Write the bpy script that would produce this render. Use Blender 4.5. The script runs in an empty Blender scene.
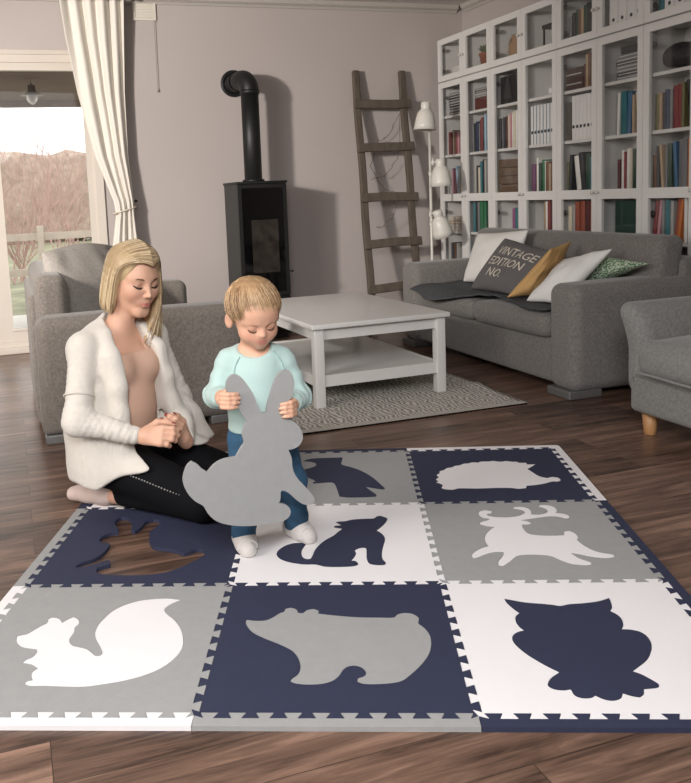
import bpy, bmesh, math, random
import numpy as np
from mathutils import Vector, Matrix, Euler
from mathutils.geometry import tessellate_polygon
from mathutils import noise as mnoise
PI = math.pi
rnd = random.Random(7)
scene = bpy.context.scene
COL = scene.collection

# ------------------------------------------------------------------ materials
def lin(c):
    if isinstance(c, str):
        c = [int(c[i:i+2], 16) / 255 for i in (0, 2, 4)]
    return tuple(((v / 12.92) if v <= .04045 else ((v + .055) / 1.055) ** 2.4) for v in c[:3]) + (1,)
MATS = {}
def mat(name, col, rough=.6, metal=0, var=0, vscale=6, bump=0, bscale=200, sheen=0, spec=.5, kind='noise', coord='Object', stretch=None, coat=0, attr=None, sss=0):
    if name in MATS: return MATS[name]
    m = bpy.data.materials.new(name); m.use_nodes = True; MATS[name] = m
    nt = m.node_tree; N = nt.nodes; L = nt.links
    b = N['Principled BSDF']
    b.inputs['Roughness'].default_value = rough; b.inputs['Metallic'].default_value = metal
    b.inputs['Specular IOR Level'].default_value = spec
    if sheen: b.inputs['Sheen Weight'].default_value = sheen
    if coat: b.inputs['Coat Weight'].default_value = coat
    if sss:
        b.inputs['Subsurface Weight'].default_value = sss; b.inputs['Subsurface Scale'].default_value = .01
        b.inputs['Subsurface Radius'].default_value = (1, .35, .2)
    c = lin(col); b.inputs['Base Color'].default_value = c
    tc = N.new('ShaderNodeTexCoord'); src = tc.outputs[coord]
    if stretch:
        mp = N.new('ShaderNodeMapping'); mp.inputs['Scale'].default_value = stretch
        L.new(src, mp.inputs['Vector']); src = mp.outputs['Vector']
    base = None
    if attr:
        a = N.new('ShaderNodeAttribute'); a.attribute_name = attr; base = a.outputs['Color']
        L.new(base, b.inputs['Base Color'])
    if var:
        n = N.new('ShaderNodeTexNoise'); n.inputs['Scale'].default_value = vscale; n.inputs['Detail'].default_value = 5
        L.new(src, n.inputs['Vector'])
        h = N.new('ShaderNodeHueSaturation')
        mr = N.new('ShaderNodeMapRange'); mr.inputs[1].default_value = .3; mr.inputs[2].default_value = .7
        mr.inputs[3].default_value = 1 - var; mr.inputs[4].default_value = 1 + var
        L.new(n.outputs['Fac'], mr.inputs[0]); L.new(mr.outputs[0], h.inputs['Value'])
        if base: L.new(base, h.inputs['Color'])
        else: h.inputs['Color'].default_value = c
        L.new(h.outputs['Color'], b.inputs['Base Color'])
    if bump:
        if kind == 'noise':
            t = N.new('ShaderNodeTexNoise'); t.inputs['Scale'].default_value = bscale; t.inputs['Detail'].default_value = 3; out = t.outputs['Fac']
            L.new(src, t.inputs['Vector'])
        elif kind == 'weave':
            ws = []
            for d in ('X', 'Y', 'Z'):
                t = N.new('ShaderNodeTexWave'); t.bands_direction = d; t.inputs['Scale'].default_value = bscale; t.inputs['Distortion'].default_value = 1.5
                L.new(src, t.inputs['Vector']); ws.append(t.outputs['Fac'])
            a1 = N.new('ShaderNodeMath'); a1.operation = 'ADD'; L.new(ws[0], a1.inputs[0]); L.new(ws[1], a1.inputs[1])
            a2 = N.new('ShaderNodeMath'); a2.operation = 'ADD'; L.new(a1.outputs[0], a2.inputs[0]); L.new(ws[2], a2.inputs[1]); out = a2.outputs[0]
        else:
            t = N.new('ShaderNodeTexVoronoi'); t.inputs['Scale'].default_value = bscale; out = t.outputs['Distance']
            L.new(src, t.inputs['Vector'])
        bp = N.new('ShaderNodeBump'); bp.inputs['Strength'].default_value = bump; bp.inputs['Distance'].default_value = .002
        L.new(out, bp.inputs['Height']); L.new(bp.outputs['Normal'], b.inputs['Normal'])
    return m

def glass(name, tint=(1, 1, 1), refl=.08):
    m = bpy.data.materials.new(name); m.use_nodes = True; nt = m.node_tree; nt.nodes.clear()
    o = nt.nodes.new('ShaderNodeOutputMaterial'); t = nt.nodes.new('ShaderNodeBsdfTransparent'); g = nt.nodes.new('ShaderNodeBsdfGlossy'); x = nt.nodes.new('ShaderNodeMixShader')
    t.inputs['Color'].default_value = (*tint, 1); g.inputs['Roughness'].default_value = .02
    lw = nt.nodes.new('ShaderNodeLayerWeight'); lw.inputs['Blend'].default_value = .5
    p = nt.nodes.new('ShaderNodeMath'); p.operation = 'POWER'; p.inputs[1].default_value = 4; nt.links.new(lw.outputs['Facing'], p.inputs[0])
    f = nt.nodes.new('ShaderNodeMath'); f.operation = 'MULTIPLY_ADD'; f.inputs[1].default_value = .5; f.inputs[2].default_value = refl*.35; nt.links.new(p.outputs[0], f.inputs[0])
    nt.links.new(f.outputs[0], x.inputs[0]); nt.links.new(t.outputs[0], x.inputs[1]); nt.links.new(g.outputs[0], x.inputs[2]); nt.links.new(x.outputs[0], o.inputs[0])
    return m

def emis(name, col, s):
    m = bpy.data.materials.new(name); m.use_nodes = True
    b = m.node_tree.nodes['Principled BSDF']; b.inputs['Base Color'].default_value = lin(col)
    b.inputs['Emission Color'].default_value = lin(col); b.inputs['Emission Strength'].default_value = s
    return m

def wood_floor():
    m = bpy.data.materials.new('walnut_planks'); m.use_nodes = True; nt = m.node_tree; N = nt.nodes; L = nt.links
    b = N['Principled BSDF']; tc = N.new('ShaderNodeTexCoord')
    def mapping(loc, sc):
        mp = N.new('ShaderNodeMapping'); mp.inputs['Location'].default_value = loc; mp.inputs['Scale'].default_value = sc
        L.new(tc.outputs['Object'], mp.inputs['Vector']); return mp
    mp = mapping((0, 0, 0), (1, 1, 1))
    br = N.new('ShaderNodeTexBrick'); L.new(mp.outputs[0], br.inputs['Vector'])
    br.offset = .37; br.offset_frequency = 2; br.squash = 1
    br.inputs['Color1'].default_value = (0, 0, 0, 1); br.inputs['Color2'].default_value = (1, 1, 1, 1); br.inputs['Mortar'].default_value = (.5, .5, .5, 1)
    br.inputs['Scale'].default_value = 1; br.inputs['Mortar Size'].default_value = .0010; br.inputs['Mortar Smooth'].default_value = .1
    br.inputs['Brick Width'].default_value = 1.38; br.inputs['Row Height'].default_value = .139; br.inputs['Bias'].default_value = 0
    # a different grain offset for each plank
    of = N.new('ShaderNodeVectorMath'); of.operation = 'MULTIPLY_ADD'
    of.inputs[1].default_value = (7, 13, 0); L.new(br.outputs['Color'], of.inputs[0]); L.new(tc.outputs['Object'], of.inputs[2])
    sc = N.new('ShaderNodeMapping'); sc.inputs['Scale'].default_value = (1.3, 13, 1); L.new(of.outputs[0], sc.inputs['Vector'])
    g = N.new('ShaderNodeTexNoise'); g.inputs['Scale'].default_value = 1.6; g.inputs['Detail'].default_value = 8; g.inputs['Roughness'].default_value = .62; g.inputs['Distortion'].default_value = 1.1
    L.new(sc.outputs[0], g.inputs['Vector'])
    sc2 = N.new('ShaderNodeMapping'); sc2.inputs['Scale'].default_value = (4, 90, 1); L.new(of.outputs[0], sc2.inputs['Vector'])
    g2 = N.new('ShaderNodeTexNoise'); g2.inputs['Scale'].default_value = 1.5; g2.inputs['Detail'].default_value = 4; L.new(sc2.outputs[0], g2.inputs['Vector'])
    a = N.new('ShaderNodeMath'); a.operation = 'MULTIPLY_ADD'; L.new(g2.outputs['Fac'], a.inputs[0]); a.inputs[1].default_value = .32; L.new(g.outputs['Fac'], a.inputs[2])
    a2 = N.new('ShaderNodeMath'); a2.operation = 'MULTIPLY_ADD'; L.new(br.outputs['Color'], a2.inputs[0]); a2.inputs[1].default_value = .22; L.new(a.outputs[0], a2.inputs[2])
    cr = N.new('ShaderNodeValToRGB'); L.new(a2.outputs[0], cr.inputs[0])
    e = cr.color_ramp.elements
    e[0].position = .44; e[0].color = lin('2b201b'); e[1].position = 1.0; e[1].color = lin('947564')
    x = e.new(.60); x.color = lin('43322a'); x = e.new(.70); x.color = lin('5f493d'); x = e.new(.82); x.color = lin('705749')
    mx = N.new('ShaderNodeMix'); mx.data_type = 'RGBA'; L.new(br.outputs['Fac'], mx.inputs[0]); L.new(cr.outputs[0], mx.inputs[6]); mx.inputs[7].default_value = lin('33271f')
    L.new(mx.outputs[2], b.inputs['Base Color'])
    b.inputs['Roughness'].default_value = .33
    bp = N.new('ShaderNodeBump'); bp.inputs['Strength'].default_value = .25; bp.inputs['Distance'].default_value = .002
    L.new(a.outputs[0], bp.inputs['Height']); L.new(bp.outputs[0], b.inputs['Normal'])
    return m

def two_tone(name, c1, c2, scale, rough=.8, kind='noise', thr=.5, soft=.06, stretch=(1, 1, 1), bump=0):
    m = bpy.data.materials.new(name); m.use_nodes = True; nt = m.node_tree; N = nt.nodes; L = nt.links
    b = N['Principled BSDF']; b.inputs['Roughness'].default_value = rough
    tc = N.new('ShaderNodeTexCoord'); mp = N.new('ShaderNodeMapping'); mp.inputs['Scale'].default_value = stretch; L.new(tc.outputs['Object'], mp.inputs[0])
    if kind == 'noise':
        t = N.new('ShaderNodeTexNoise'); t.inputs['Scale'].default_value = scale; t.inputs['Detail'].default_value = 2; out = t.outputs['Fac']; L.new(mp.outputs[0], t.inputs['Vector'])
    elif kind == 'wave':
        t = N.new('ShaderNodeTexWave'); t.inputs['Scale'].default_value = scale; t.inputs['Distortion'].default_value = 9; t.inputs['Detail'].default_value = 2; t.inputs['Detail Scale'].default_value = 1.2; out = t.outputs['Fac']; L.new(mp.outputs[0], t.inputs['Vector'])
    elif kind == 'magic':
        t = N.new('ShaderNodeTexVoronoi'); t.feature = 'DISTANCE_TO_EDGE'; t.inputs['Scale'].default_value = scale; out = t.outputs['Distance']; L.new(mp.outputs[0], t.inputs['Vector'])
    cr = N.new('ShaderNodeValToRGB'); cr.color_ramp.elements[0].position = thr - soft; cr.color_ramp.elements[1].position = thr + soft
    cr.color_ramp.elements[0].color = lin(c1); cr.color_ramp.elements[1].color = lin(c2)
    L.new(out, cr.inputs[0]); L.new(cr.outputs[0], b.inputs['Base Color'])
    if bump:
        bp = N.new('ShaderNodeBump'); bp.inputs['Strength'].default_value = bump; bp.inputs['Distance'].default_value = .002
        L.new(out, bp.inputs['Height']); L.new(bp.outputs[0], b.inputs['Normal'])
    return m

# ------------------------------------------------------------------ mesh building
class MB:
    def __init__(s): s.v = []; s.f = []; s.m = []; s.smooth = []
    def add(s, v, f, mi=0, smooth=False):
        o = len(s.v); s.v += [tuple(p) for p in v]; s.f += [tuple(i + o for i in q) for q in f]
        s.m += [mi] * len(f); s.smooth += [smooth] * len(f); return s
    def box(s, x0, y0, z0, x1, y1, z1, mi=0, bev=0, seg=2, xf=None):
        if bev: return s.sbox((x0+x1)/2, (y0+y1)/2, (z0+z1)/2, x1-x0, y1-y0, z1-z0, bev, k=seg, mi=mi, m=1, xf=xf)
        v = [(x0,y0,z0),(x1,y0,z0),(x1,y1,z0),(x0,y1,z0),(x0,y0,z1),(x1,y0,z1),(x1,y1,z1),(x0,y1,z1)]
        if xf: v = [xf @ Vector(p) for p in v]
        return s.add(v, [(0,3,2,1),(4,5,6,7),(0,1,5,4),(1,2,6,5),(2,3,7,6),(3,0,4,7)], mi)
    def sbox(s, cx, cy, cz, sx, sy, sz, r, puff=(0,0,0), k=3, m=4, mi=0, xf=None, warp=None):
        """rounded box; puff bulges the faces along x, y, z"""
        h = (sx/2, sy/2, sz/2); r = min(r, min(h) * .999)
        def samples(hh):
            o = [math.tan(PI/4 * i / k) for i in range(k+1)]
            return sorted(set([round(-(hh - r) - r*t, 6) for t in o] + [round(hh - r + r*t, 6) for t in o] + [round(-(hh-r) + 2*(hh-r)*i/m, 6) for i in range(m+1)]))
        S = [samples(x) for x in h]
        V = []; F = []; idx = {}
        def vert(p):
            key = tuple(round(c, 5) for c in p)
            if key in idx: return idx[key]
            inn = [max(-(h[i]-r), min(h[i]-r, p[i])) for i in range(3)]
            d = [p[i]-inn[i] for i in range(3)]; l = math.sqrt(sum(c*c for c in d)) or 1
            q = [inn[i] + r*d[i]/l for i in range(3)]
            n = [c/l for c in d]
            a = [1 - (p[i]/h[i])**2 for i in range(3)]
            q[0] += puff[0]*n[0]*max(0, a[1])*max(0, a[2]); q[1] += puff[1]*n[1]*max(0, a[0])*max(0, a[2]); q[2] += puff[2]*n[2]*max(0, a[0])*max(0, a[1])
            if warp: q = warp(q)
            w = Vector((q[0]+cx, q[1]+cy, q[2]+cz))
            if xf: w = xf @ w
            idx[key] = len(V); V.append(w); return idx[key]
        for ax in range(3):
            a, b = [(1,2),(2,0),(0,1)][ax]
            for sg in (-1, 1):
                for i in range(len(S[a])-1):
                    for j in range(len(S[b])-1):
                        q = []
                        for (ii, jj) in ((i,j),(i+1,j),(i+1,j+1),(i,j+1)):
                            p = [0,0,0]; p[ax] = sg*h[ax]; p[a] = S[a][ii]; p[b] = S[b][jj]; q.append(vert(p))
                        F.append(tuple(q) if sg > 0 else tuple(reversed(q)))
        return s.add(V, F, mi, True)
    def tube(s, pts, r, n=8, mi=0, caps=True):
        pts = [Vector(p) for p in pts]; rs = r if isinstance(r, (list, tuple)) else [r]*len(pts)
        V = []; F = []; up = None
        for i, p in enumerate(pts):
            t = (pts[min(i+1, len(pts)-1)] - pts[max(i-1, 0)]).normalized()
            if up is None:
                up = Vector((0,0,1)) if abs(t.z) < .9 else Vector((1,0,0))
            x = t.cross(up).normalized(); up = x.cross(t).normalized()
            for k in range(n):
                a = 2*PI*k/n; V.append(p + (x*math.cos(a) + up*math.sin(a))*rs[i])
        for i in range(len(pts)-1):
            for k in range(n):
                F.append((i*n+k, i*n+(k+1)%n, (i+1)*n+(k+1)%n, (i+1)*n+k))
        if caps:
            F.append(tuple(range(n))); F.append(tuple(reversed([(len(pts)-1)*n+k for k in range(n)])))
        return s.add(V, F, mi, n > 5)
    def lathe(s, prof, n=24, mi=0, xf=None, smooth=True):
        V = []; F = []
        for (r, z) in prof:
            for k in range(n):
                a = 2*PI*k/n; p = Vector((r*math.cos(a), r*math.sin(a), z)); V.append(xf @ p if xf else p)
        for i in range(len(prof)-1):
            for k in range(n):
                F.append((i*n+k, i*n+(k+1)%n, (i+1)*n+(k+1)%n, (i+1)*n+k))
        return s.add(V, F, mi, smooth)
    def prism(s, outer, z0, z1, holes=(), mi=0, fn=None, bev=0):
        """outline (with holes) given thickness; fn maps (a, b, c) to world"""
        loops = [list(outer)] + [list(h) for h in holes]
        flat = [p for l in loops for p in l]
        n = len(flat); fn = fn or (lambda a, b, c: (a, b, c))
        tris = tessellate_polygon([[Vector((p[0], p[1], 0)) for p in l] for l in loops])
        V = [fn(p[0], p[1], z1) for p in flat] + [fn(p[0], p[1], z0) for p in flat]
        F = []
        for t in tris:
            A, B, Cc = (flat[i] for i in t)
            if (B[0]-A[0])*(Cc[1]-A[1]) - (B[1]-A[1])*(Cc[0]-A[0]) < 0: t = (t[0], t[2], t[1])
            F.append(tuple(t)); F.append(tuple(n+i for i in reversed(t)))
        o = 0
        for li, l in enumerate(loops):
            ar = sum(l[i][0]*l[(i+1) % len(l)][1] - l[(i+1) % len(l)][0]*l[i][1] for i in range(len(l)))
            for i in range(len(l)):
                j = (i+1) % len(l); q = (n+o+i, n+o+j, o+j, o+i)
                if (ar < 0) != (li > 0): q = tuple(reversed(q))
                F.append(q)
            o += len(l)
        return s.add(V, F, mi)
    def build(s, name, mats, parent=None, loc=None):
        """world-space verts; the object sits at its parent, or at loc"""
        o0 = Vector(parent['_w']) if parent is not None else Vector(loc or (0,0,0))
        me = bpy.data.meshes.new(name); me.from_pydata([tuple(Vector(p) - o0) for p in s.v], [], s.f)
        mats = mats if isinstance(mats, (list, tuple)) else [mats]
        for m in mats: me.materials.append(m)
        me.polygons.foreach_set('material_index', s.m); me.polygons.foreach_set('use_smooth', s.smooth)
        me.validate(); me.update()
        o = bpy.data.objects.new(name, me); COL.objects.link(o); o['_w'] = tuple(o0)
        if parent is not None: o.parent = parent
        else: o.location = o0
        return o
def tag(o, label, cat, group=None, kind=None):
    o['label'] = label; o['category'] = cat
    if group: o['group'] = group
    if kind: o['kind'] = kind
    return o
def thing(name, label, cat, loc=(0,0,0), group=None):
    o = bpy.data.objects.new(name, None); o.empty_display_size = .1; COL.objects.link(o); o.location = loc; o['_w'] = tuple(loc)
    return tag(o, label, cat, group)
def struct(mb, name, mats, parent=None):
    o = mb.build(name, mats, parent)
    if parent is None: o['kind'] = 'structure'
    return o
def frame_box(mb, axis, c0, c1, a0, a1, b0, b1, w, mi=0, wb=None, wt=None):
    """rectangular frame: axis 'x' -> a = y, b = z ; axis 'y' -> a = x, b = z"""
    wb = wb or w; wt = wt or w
    R = [(a0, a0+w, b0, b1), (a1-w, a1, b0, b1), (a0+w, a1-w, b0, b0+wb), (a0+w, a1-w, b1-wt, b1)]
    for (p, q, r, t) in R:
        if axis == 'x': mb.box(c0, p, r, c1, q, t, mi)
        else: mb.box(p, c0, r, q, c1, t, mi)
    return mb
def catmull(P, n=4, corner=55):
    """closed outline, smoothed except at sharp corners"""
    P = [Vector((*p, 0)) for p in P]; N = len(P); out = []
    sharp = []
    for i in range(N):
        a = (P[i]-P[i-1]); b = (P[(i+1) % N]-P[i]); sharp.append(math.degrees(a.angle(b, 0)) > corner)
    for i in range(N):
        p1, p2 = P[i], P[(i+1) % N]
        p0 = P[i-1] if not sharp[i] else p1*2-p2
        p3 = P[(i+2) % N] if not sharp[(i+1) % N] else p2*2-p1
        for k in range(n):
            t = k/n
            q = .5*((2*p1) + (p2-p0)*t + (2*p0-5*p1+4*p2-p3)*t*t + (3*p1-p0-3*p2+p3)*t**3)
            out.append((q.x, q.y))
    return out
# ------------------------------------------------------------------ palette
wall_m = mat('mauve_wall_paint', 'b4aba7', .85, var=.025, vscale=1.2, bump=.12, bscale=60)
ceil_m = mat('ceiling_paint', 'd8d3cf', .9)
trim_m = mat('white_trim', 'b5afa7', .5)
frame_m = mat('cream_door_frame', 'cfc6bb', .45, var=.02)
floor_m = wood_floor()
white_lacq = mat('white_lacquer', 'dcdad6', .35, var=.015, vscale=5)
case_in = mat('bookcase_white', 'd2d0cc', .5)
navy_f = mat('navy_foam', '2b3049', .75, var=.05, vscale=40, bump=.35, bscale=130, kind='weave')
grey_f = mat('grey_foam', 'a0a09f', .75, var=.03, vscale=40, bump=.3, bscale=130, kind='weave')
white_f = mat('white_foam', 'efecec', .7, var=.01, bump=.25, bscale=130, kind='weave')
sofa_m = mat('grey_tweed', '74706c', .95, var=.25, vscale=95, bump=.6, bscale=260, sheen=.2)
sofa_m2 = mat('light_grey_tweed', '6f6861', .95, var=.25, vscale=95, bump=.6, bscale=260, sheen=.2)
foot_m = mat('silver_grey_foot', '6e6d6b', .4, metal=.3)
black_iron = mat('black_iron', '101111', .5, var=.1, vscale=20, bump=.1, bscale=120)
steel_dark = mat('anthracite_steel', '2c2e2d', .5, var=.05, vscale=10)
black_gl = mat('black_glass', '050506', .06, spec=.6)
gl = glass('pane_glass'); gl_door = glass('door_glass', (.96, .97, .97))

# ------------------------------------------------------------------ room shell
YB, XR, XL, YF, ZC = 6.5, 3.85, -3.2, -2.2, 2.64
DX0, DX1, DZ = -1.75, .72, 2.2
m = MB(); m.box(XL, YF, -.1, XR, YB, 0); struct(m, 'floor', floor_m)
m = MB(); m.box(XL, YF, ZC, XR, YB+.25, ZC+.1); struct(m, 'ceiling', ceil_m)
m = MB(); m.box(XL, YB, 0, DX0, YB+.25, ZC); m.box(DX1, YB, 0, XR+.2, YB+.25, ZC); m.box(DX0, YB, DZ, DX1, YB+.25, ZC); m.box(DX0, YB+.02, -.1, DX1, YB+.25, .045)
struct(m, 'wall_back', wall_m)
m = MB(); m.box(XR, YF, 0, XR+.2, YB, ZC); struct(m, 'wall_right', wall_m)
m = MB(); m.box(XL-.2, YF, 0, XL, YB, ZC); struct(m, 'wall_left', wall_m)
m = MB(); m.box(XL, YF-.2, 0, XR, YF, ZC); struct(m, 'wall_front', wall_m)
# cornice along back and right walls
prof = [(0, 0), (.012, 0), (.02, .015), (.045, .03), (.055, .055), (.055, .06), (0, .06)]
m = MB(); m.prism(prof, XL, XR-.06, fn=lambda a, b, c: (c, YB-a, ZC-.06+b)); struct(m, 'trim_1', trim_m)
m = MB(); m.prism(prof, YF, YB-.06, fn=lambda a, b, c: (XR-a, c, ZC-.06+b)); struct(m, 'trim_2', trim_m)
m = MB(); m.box(DX1+.02, YB-.014, 0, XR, YB, .07, bev=.004); struct(m, 'baseboard_back', trim_m)
m = MB(); m.box(XR-.014, YF, 0, XR, YB-.02, .07, bev=.004); struct(m, 'baseboard_right', trim_m)

# terrace door: outer frame, two glazed leaves
m = MB(); frame_box(m, 'y', YB-.02, YB+.07, DX0, DX1, .03, DZ, .06); m.box(DX0, YB-.05, .0, DX1, YB+.1, .05, bev=.006)
m.box(DX0-.03, YB-.03, DZ-.005, DX1+.03, YB, DZ+.03, bev=.005)
door = struct(m, 'door_1', frame_m)
for nm, a0, a1 in (('door_leaf', -.075, .665), ('door_leaf', DX0+.06, -.075)):
    m = MB(); frame_box(m, 'y', YB, YB+.055, a0, a1, .055, DZ-.06, .058, wb=.115, wt=.055)
    m.box(a0+.05, YB-.008, .165, a1-.05, YB, .185, bev=.003)
    lf = m.build(nm, frame_m, door)
    m = MB(); m.box(a0+.055, YB+.024, .165, a1-.055, YB+.03, DZ-.11); m.build('glass_pane', gl_door, lf)
# ------------------------------------------------------------------ outside
m = MB(); m.box(-14, 9.2, -.35, 12, 40, -.12); g = struct(m, 'ground', mat('winter_grass', '8e8d75', .95, var=.35, vscale=3, bump=.8, bscale=40))
m = MB(); m.box(-4, YB+.25, -.3, 5, 9.2, -.05); struct(m, 'terrace', mat('pale_terrace_slabs', 'd9d4cd', .8, var=.05))
soff = mat('brown_soffit_boards', '6e5d52', .8, var=.1, vscale=3, stretch=(1, 14, 1))
m = MB()
for k in range(16): m.box(-4, YB+.26+k*.15, 2.13, 5, YB+.26+k*.15+.144, 2.16)
m.box(-4, YB+.26, 2.16, 5, 8.86, 2.3); m.box(-4, 8.70, 2.07, 5, 8.78, 2.13)
struct(m, 'porch_roof', soff)
t = thing('pendant_lantern', 'small grey pendant lantern hanging under the porch roof outside the glass door', 'lantern', (.272, 7.25, 2.13))
lm = mat('weathered_zinc', '8f8880', .5, metal=.4)
m = MB(); m.tube([(.272, 7.25, 2.13), (.272, 7.25, 2.085)], .006); m.lathe([(.012, 2.085), (.03, 2.08), (.034, 2.03), (.05, 2.02), (.085, 2.005), (.09, 1.998), (.05, 2.0), (.0, 2.0)], xf=Matrix.Translation((.272, 7.25, 0))); m.build('lantern_cap', lm, t)
m = MB(); m.lathe([(.04, 1.998), (.046, 1.98), (.04, 1.955), (.022, 1.935), (.008, 1.926), (.0, 1.925)], xf=Matrix.Translation((.272, 7.25, 0))); m.build('glass_globe', mat('frosted_globe', 'f0eee8', .2), t)
fence_m = mat('weathered_fence', 'b9aca0', .8, var=.1)
t = thing('garden_fence', 'pale weathered wooden rail fence standing in the garden before the bare shrubs', 'fence', (0, 12.2, -.12))
m = MB()
m.box(-3.5, 12.19, .62, 4.5, 12.23, .72); m.box(-3.5, 12.19, .12, 4.5, 12.23, .22); m.build('rail', fence_m, t)
for k in range(9):
    m = MB(); m.box(-3.3+k*.92, 12.15, -.12, -3.3+k*.92+.09, 12.19, .82, bev=.01); m.build('post', fence_m, t)
twig_m = mat('bare_reddish_twigs', 'b79a92', .9, var=.15, vscale=4)
def shrub(name, label, x, y, h, w, n, seed, lean=0):
    r = random.Random(seed); t = thing(name, label, 'shrub', (x, y, -.12), None)
    m = MB()
    def grow(p, d, L, rad, dep):
        pts = [p]; q = p.copy(); dd = d.copy()
        for k in range(4):
            dd = (dd + Vector((r.uniform(-.2,.2), r.uniform(-.2,.2), r.uniform(-.05,.2)))).normalized(); q = q + dd*L/4; pts.append(q.copy())
        m.tube(pts, [rad*(1-.16*i) for i in range(5)], n=4, caps=False)
        if dep > 0:
            for k in range(4 if dep > 1 else 5):
                i = r.randint(1, 4); nd = (dd + Vector((r.uniform(-.8,.8), r.uniform(-.8,.8), r.uniform(-.15,.6)))).normalized()
                grow(pts[i], nd, L*r.uniform(.45,.72), rad*.55, dep-1)
    for k in range(n):
        a = r.uniform(0, 2*PI)
        grow(Vector((x+r.uniform(-.3,.3)*w, y+r.uniform(-.3,.3), -.12)), Vector((math.cos(a)*.5*w+lean, math.sin(a)*.4, 1)).normalized(), h*r.uniform(.5,.75), .014, 3)
    m.build('twigs', twig_m, t); return t
shrub('bare_shrub', 'wide reddish bare shrub right behind the wooden garden fence', .0, 14.0, 1.9, .9, 12, 3)
shrub('bare_shrub', 'taller bare shrub near the curtain edge, second behind the fence', 1.2, 17.2, 2.6, .9, 12, 5)
shrub('bare_shrub', 'pale bare shrub at the left of the garden view, far behind the fence', -.9, 20.6, 2.7, 1.1, 12, 6)
shrub('bare_tree', 'tall thin bare tree rising above the garden shrubs against the white sky', .5, 24.5, 5.6, .7, 5, 9)['category'] = 'tree'
hedge_m = mat('brown_hedge', 'a89688', .95, var=.3, vscale=5, bump=1, bscale=14)
t = thing('hedge', 'long brownish clipped hedge closing off the far end of the garden', 'hedge', (0, 29, -.12))
m = MB(); m.sbox(1, 29, 1.3, 22, 1.2, 2.9, .35, m=40, warp=lambda q: [q[0], q[1]+.2*mnoise.noise(Vector(q)*1.1), q[2]+.25*mnoise.noise(Vector(q)*1.7)]); m.build('hedge_foliage', hedge_m, t)

# ------------------------------------------------------------------ curtain, rod, vent
rodm = mat('dark_bronze', '4a423b', .4, metal=.7)
t = thing('curtain_rod', 'dark bronze curtain rod above the terrace door', 'curtain rod', (0, 6.4, 2.605))
m = MB(); m.tube([(-2.0, 6.4, 2.605), (1.0, 6.4, 2.605)], .012); m.build('rod', rodm, t)
m = MB(); m.lathe([(0, 0), (.016, .0), (.018, .02), (.024, .03), (.024, .045), (.012, .055), (0, .056)], xf=Matrix.Translation((.985, 6.4, 2.605)) @ Matrix.Rotation(PI/2, 4, 'Y')); m.build('finial', rodm, t)
m = MB(); m.box(.955, 6.4, 2.6, .97, 6.5, 2.612); m.build('bracket', rodm, t)
cur_m = mat('cream_linen', 'e9e3d9', .9, bump=.35, bscale=220, kind='weave', sheen=.15)
t = thing('curtain', 'cream linen curtain gathered to the side of the terrace door by a cord', 'curtain', (.75, 6.4, 0))
m = MB(); nu, nv = 110, 90; V = []; F = []
edges = [(2.585, .475, .945), (2.3, .50, .93), (1.9, .56, .91), (1.45, .655, .905), (1.1, .775, .925), (1.0, .785, .925), (.8, .75, .94), (.4, .71, .95), (.03, .69, .955)]
for j in range(nv+1):
    z = 2.585 - (2.585-.03)*j/nv
    for k in range(len(edges)-1):
        if edges[k][0] >= z >= edges[k+1][0]-1e-6:
            f = (edges[k][0]-z)/(edges[k][0]-edges[k+1][0]); f2 = f
            a = edges[k][1]*(1-f2)+edges[k+1][1]*f2; b = edges[k][2]*(1-f2)+edges[k+1][2]*f2; break
    wd = b-a; amp = .015 + .005*math.sin(z*2.6) + .012*min(1, abs(z-1.05)/.9)
    for i in range(nu+1):
        u = i/nu
        ph = (u**1.15)*4.4*2*PI + .9*math.sin(z*1.6+u*4) + .35*math.sin(z*4.1+u*9)
        x = a + wd*(u + .012*math.sin(ph*1.0+1))
        y = 6.385 - .012 + amp*math.sin(ph) + .012*math.sin(u*11+z*1.7) - (.03*math.exp(-((z-1.07)/.1)**2)*math.sin(PI*u))
        V.append((x, y, z))
for j in range(nv):
    for i in range(nu):
        q = j*(nu+1)+i; F.append((q, q+nu+1, q+nu+2, q+1))
m.add(V, F, 0, True); cu = m.build('drape', cur_m, t)
so = cu.modifiers.new('thickness', 'SOLIDIFY'); so.thickness = .003
m = MB(); pts = []
for k in range(25):
    a = 2*PI*k/24; pts.append((.852+.088*math.cos(a), 6.39+.062*math.sin(a), 1.055+.045*math.cos(a)*.5-.02))
m.tube(pts, .006, n=6); m.tube([(.94, 6.39, 1.06), (.955, 6.47, 1.09), (.957, 6.497, 1.095)], .004, n=6)
m.build('tie_cord', mat('cream_cord', 'cfc4b2', .9), t)
m = MB(); m.lathe([(0, 0), (.012, .0), (.012, .006), (.004, .01), (.004, .03), (.009, .034), (0, .04)], n=12, xf=Matrix.Translation((.957, 6.499, 1.1)) @ Matrix.Rotation(PI/2, 4, 'X')); m.build('tie_hook', rodm, t)
t = thing('air_vent', 'square white vent cover with a pull cord on the back wall beside the curtain', 'vent', (1.108, 6.5, 2.46))
vm = mat('ivory_plastic', 'd6d0c4', .5)
m = MB(); frame_box(m, 'y', 6.484, 6.5, 1.022, 1.196, 2.458, 2.632, .016); m.build('vent_frame', vm, t)
m = MB(); m.box(1.036, 6.494, 2.472, 1.182, 6.499, 2.618)
m.build('vent_plate', vm, t)
for k in range(7):
    m = MB(); m.box(1.038, 6.487, 2.478+k*.02, 1.18, 6.494, 2.489+k*.02, bev=.002); m.build('slat', vm, t)
m = MB(); m.tube([(1.178, 6.48, 2.46), (1.177, 6.482, 2.2), (1.176, 6.482, 1.945)], .0022, n=5); m.tube([(1.176, 6.482, 1.95), (1.176, 6.482, 1.925)], [.003, .006], n=6)
m.build('pull_cord', mat('grey_cord', '8f8a86', .8), t)

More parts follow.
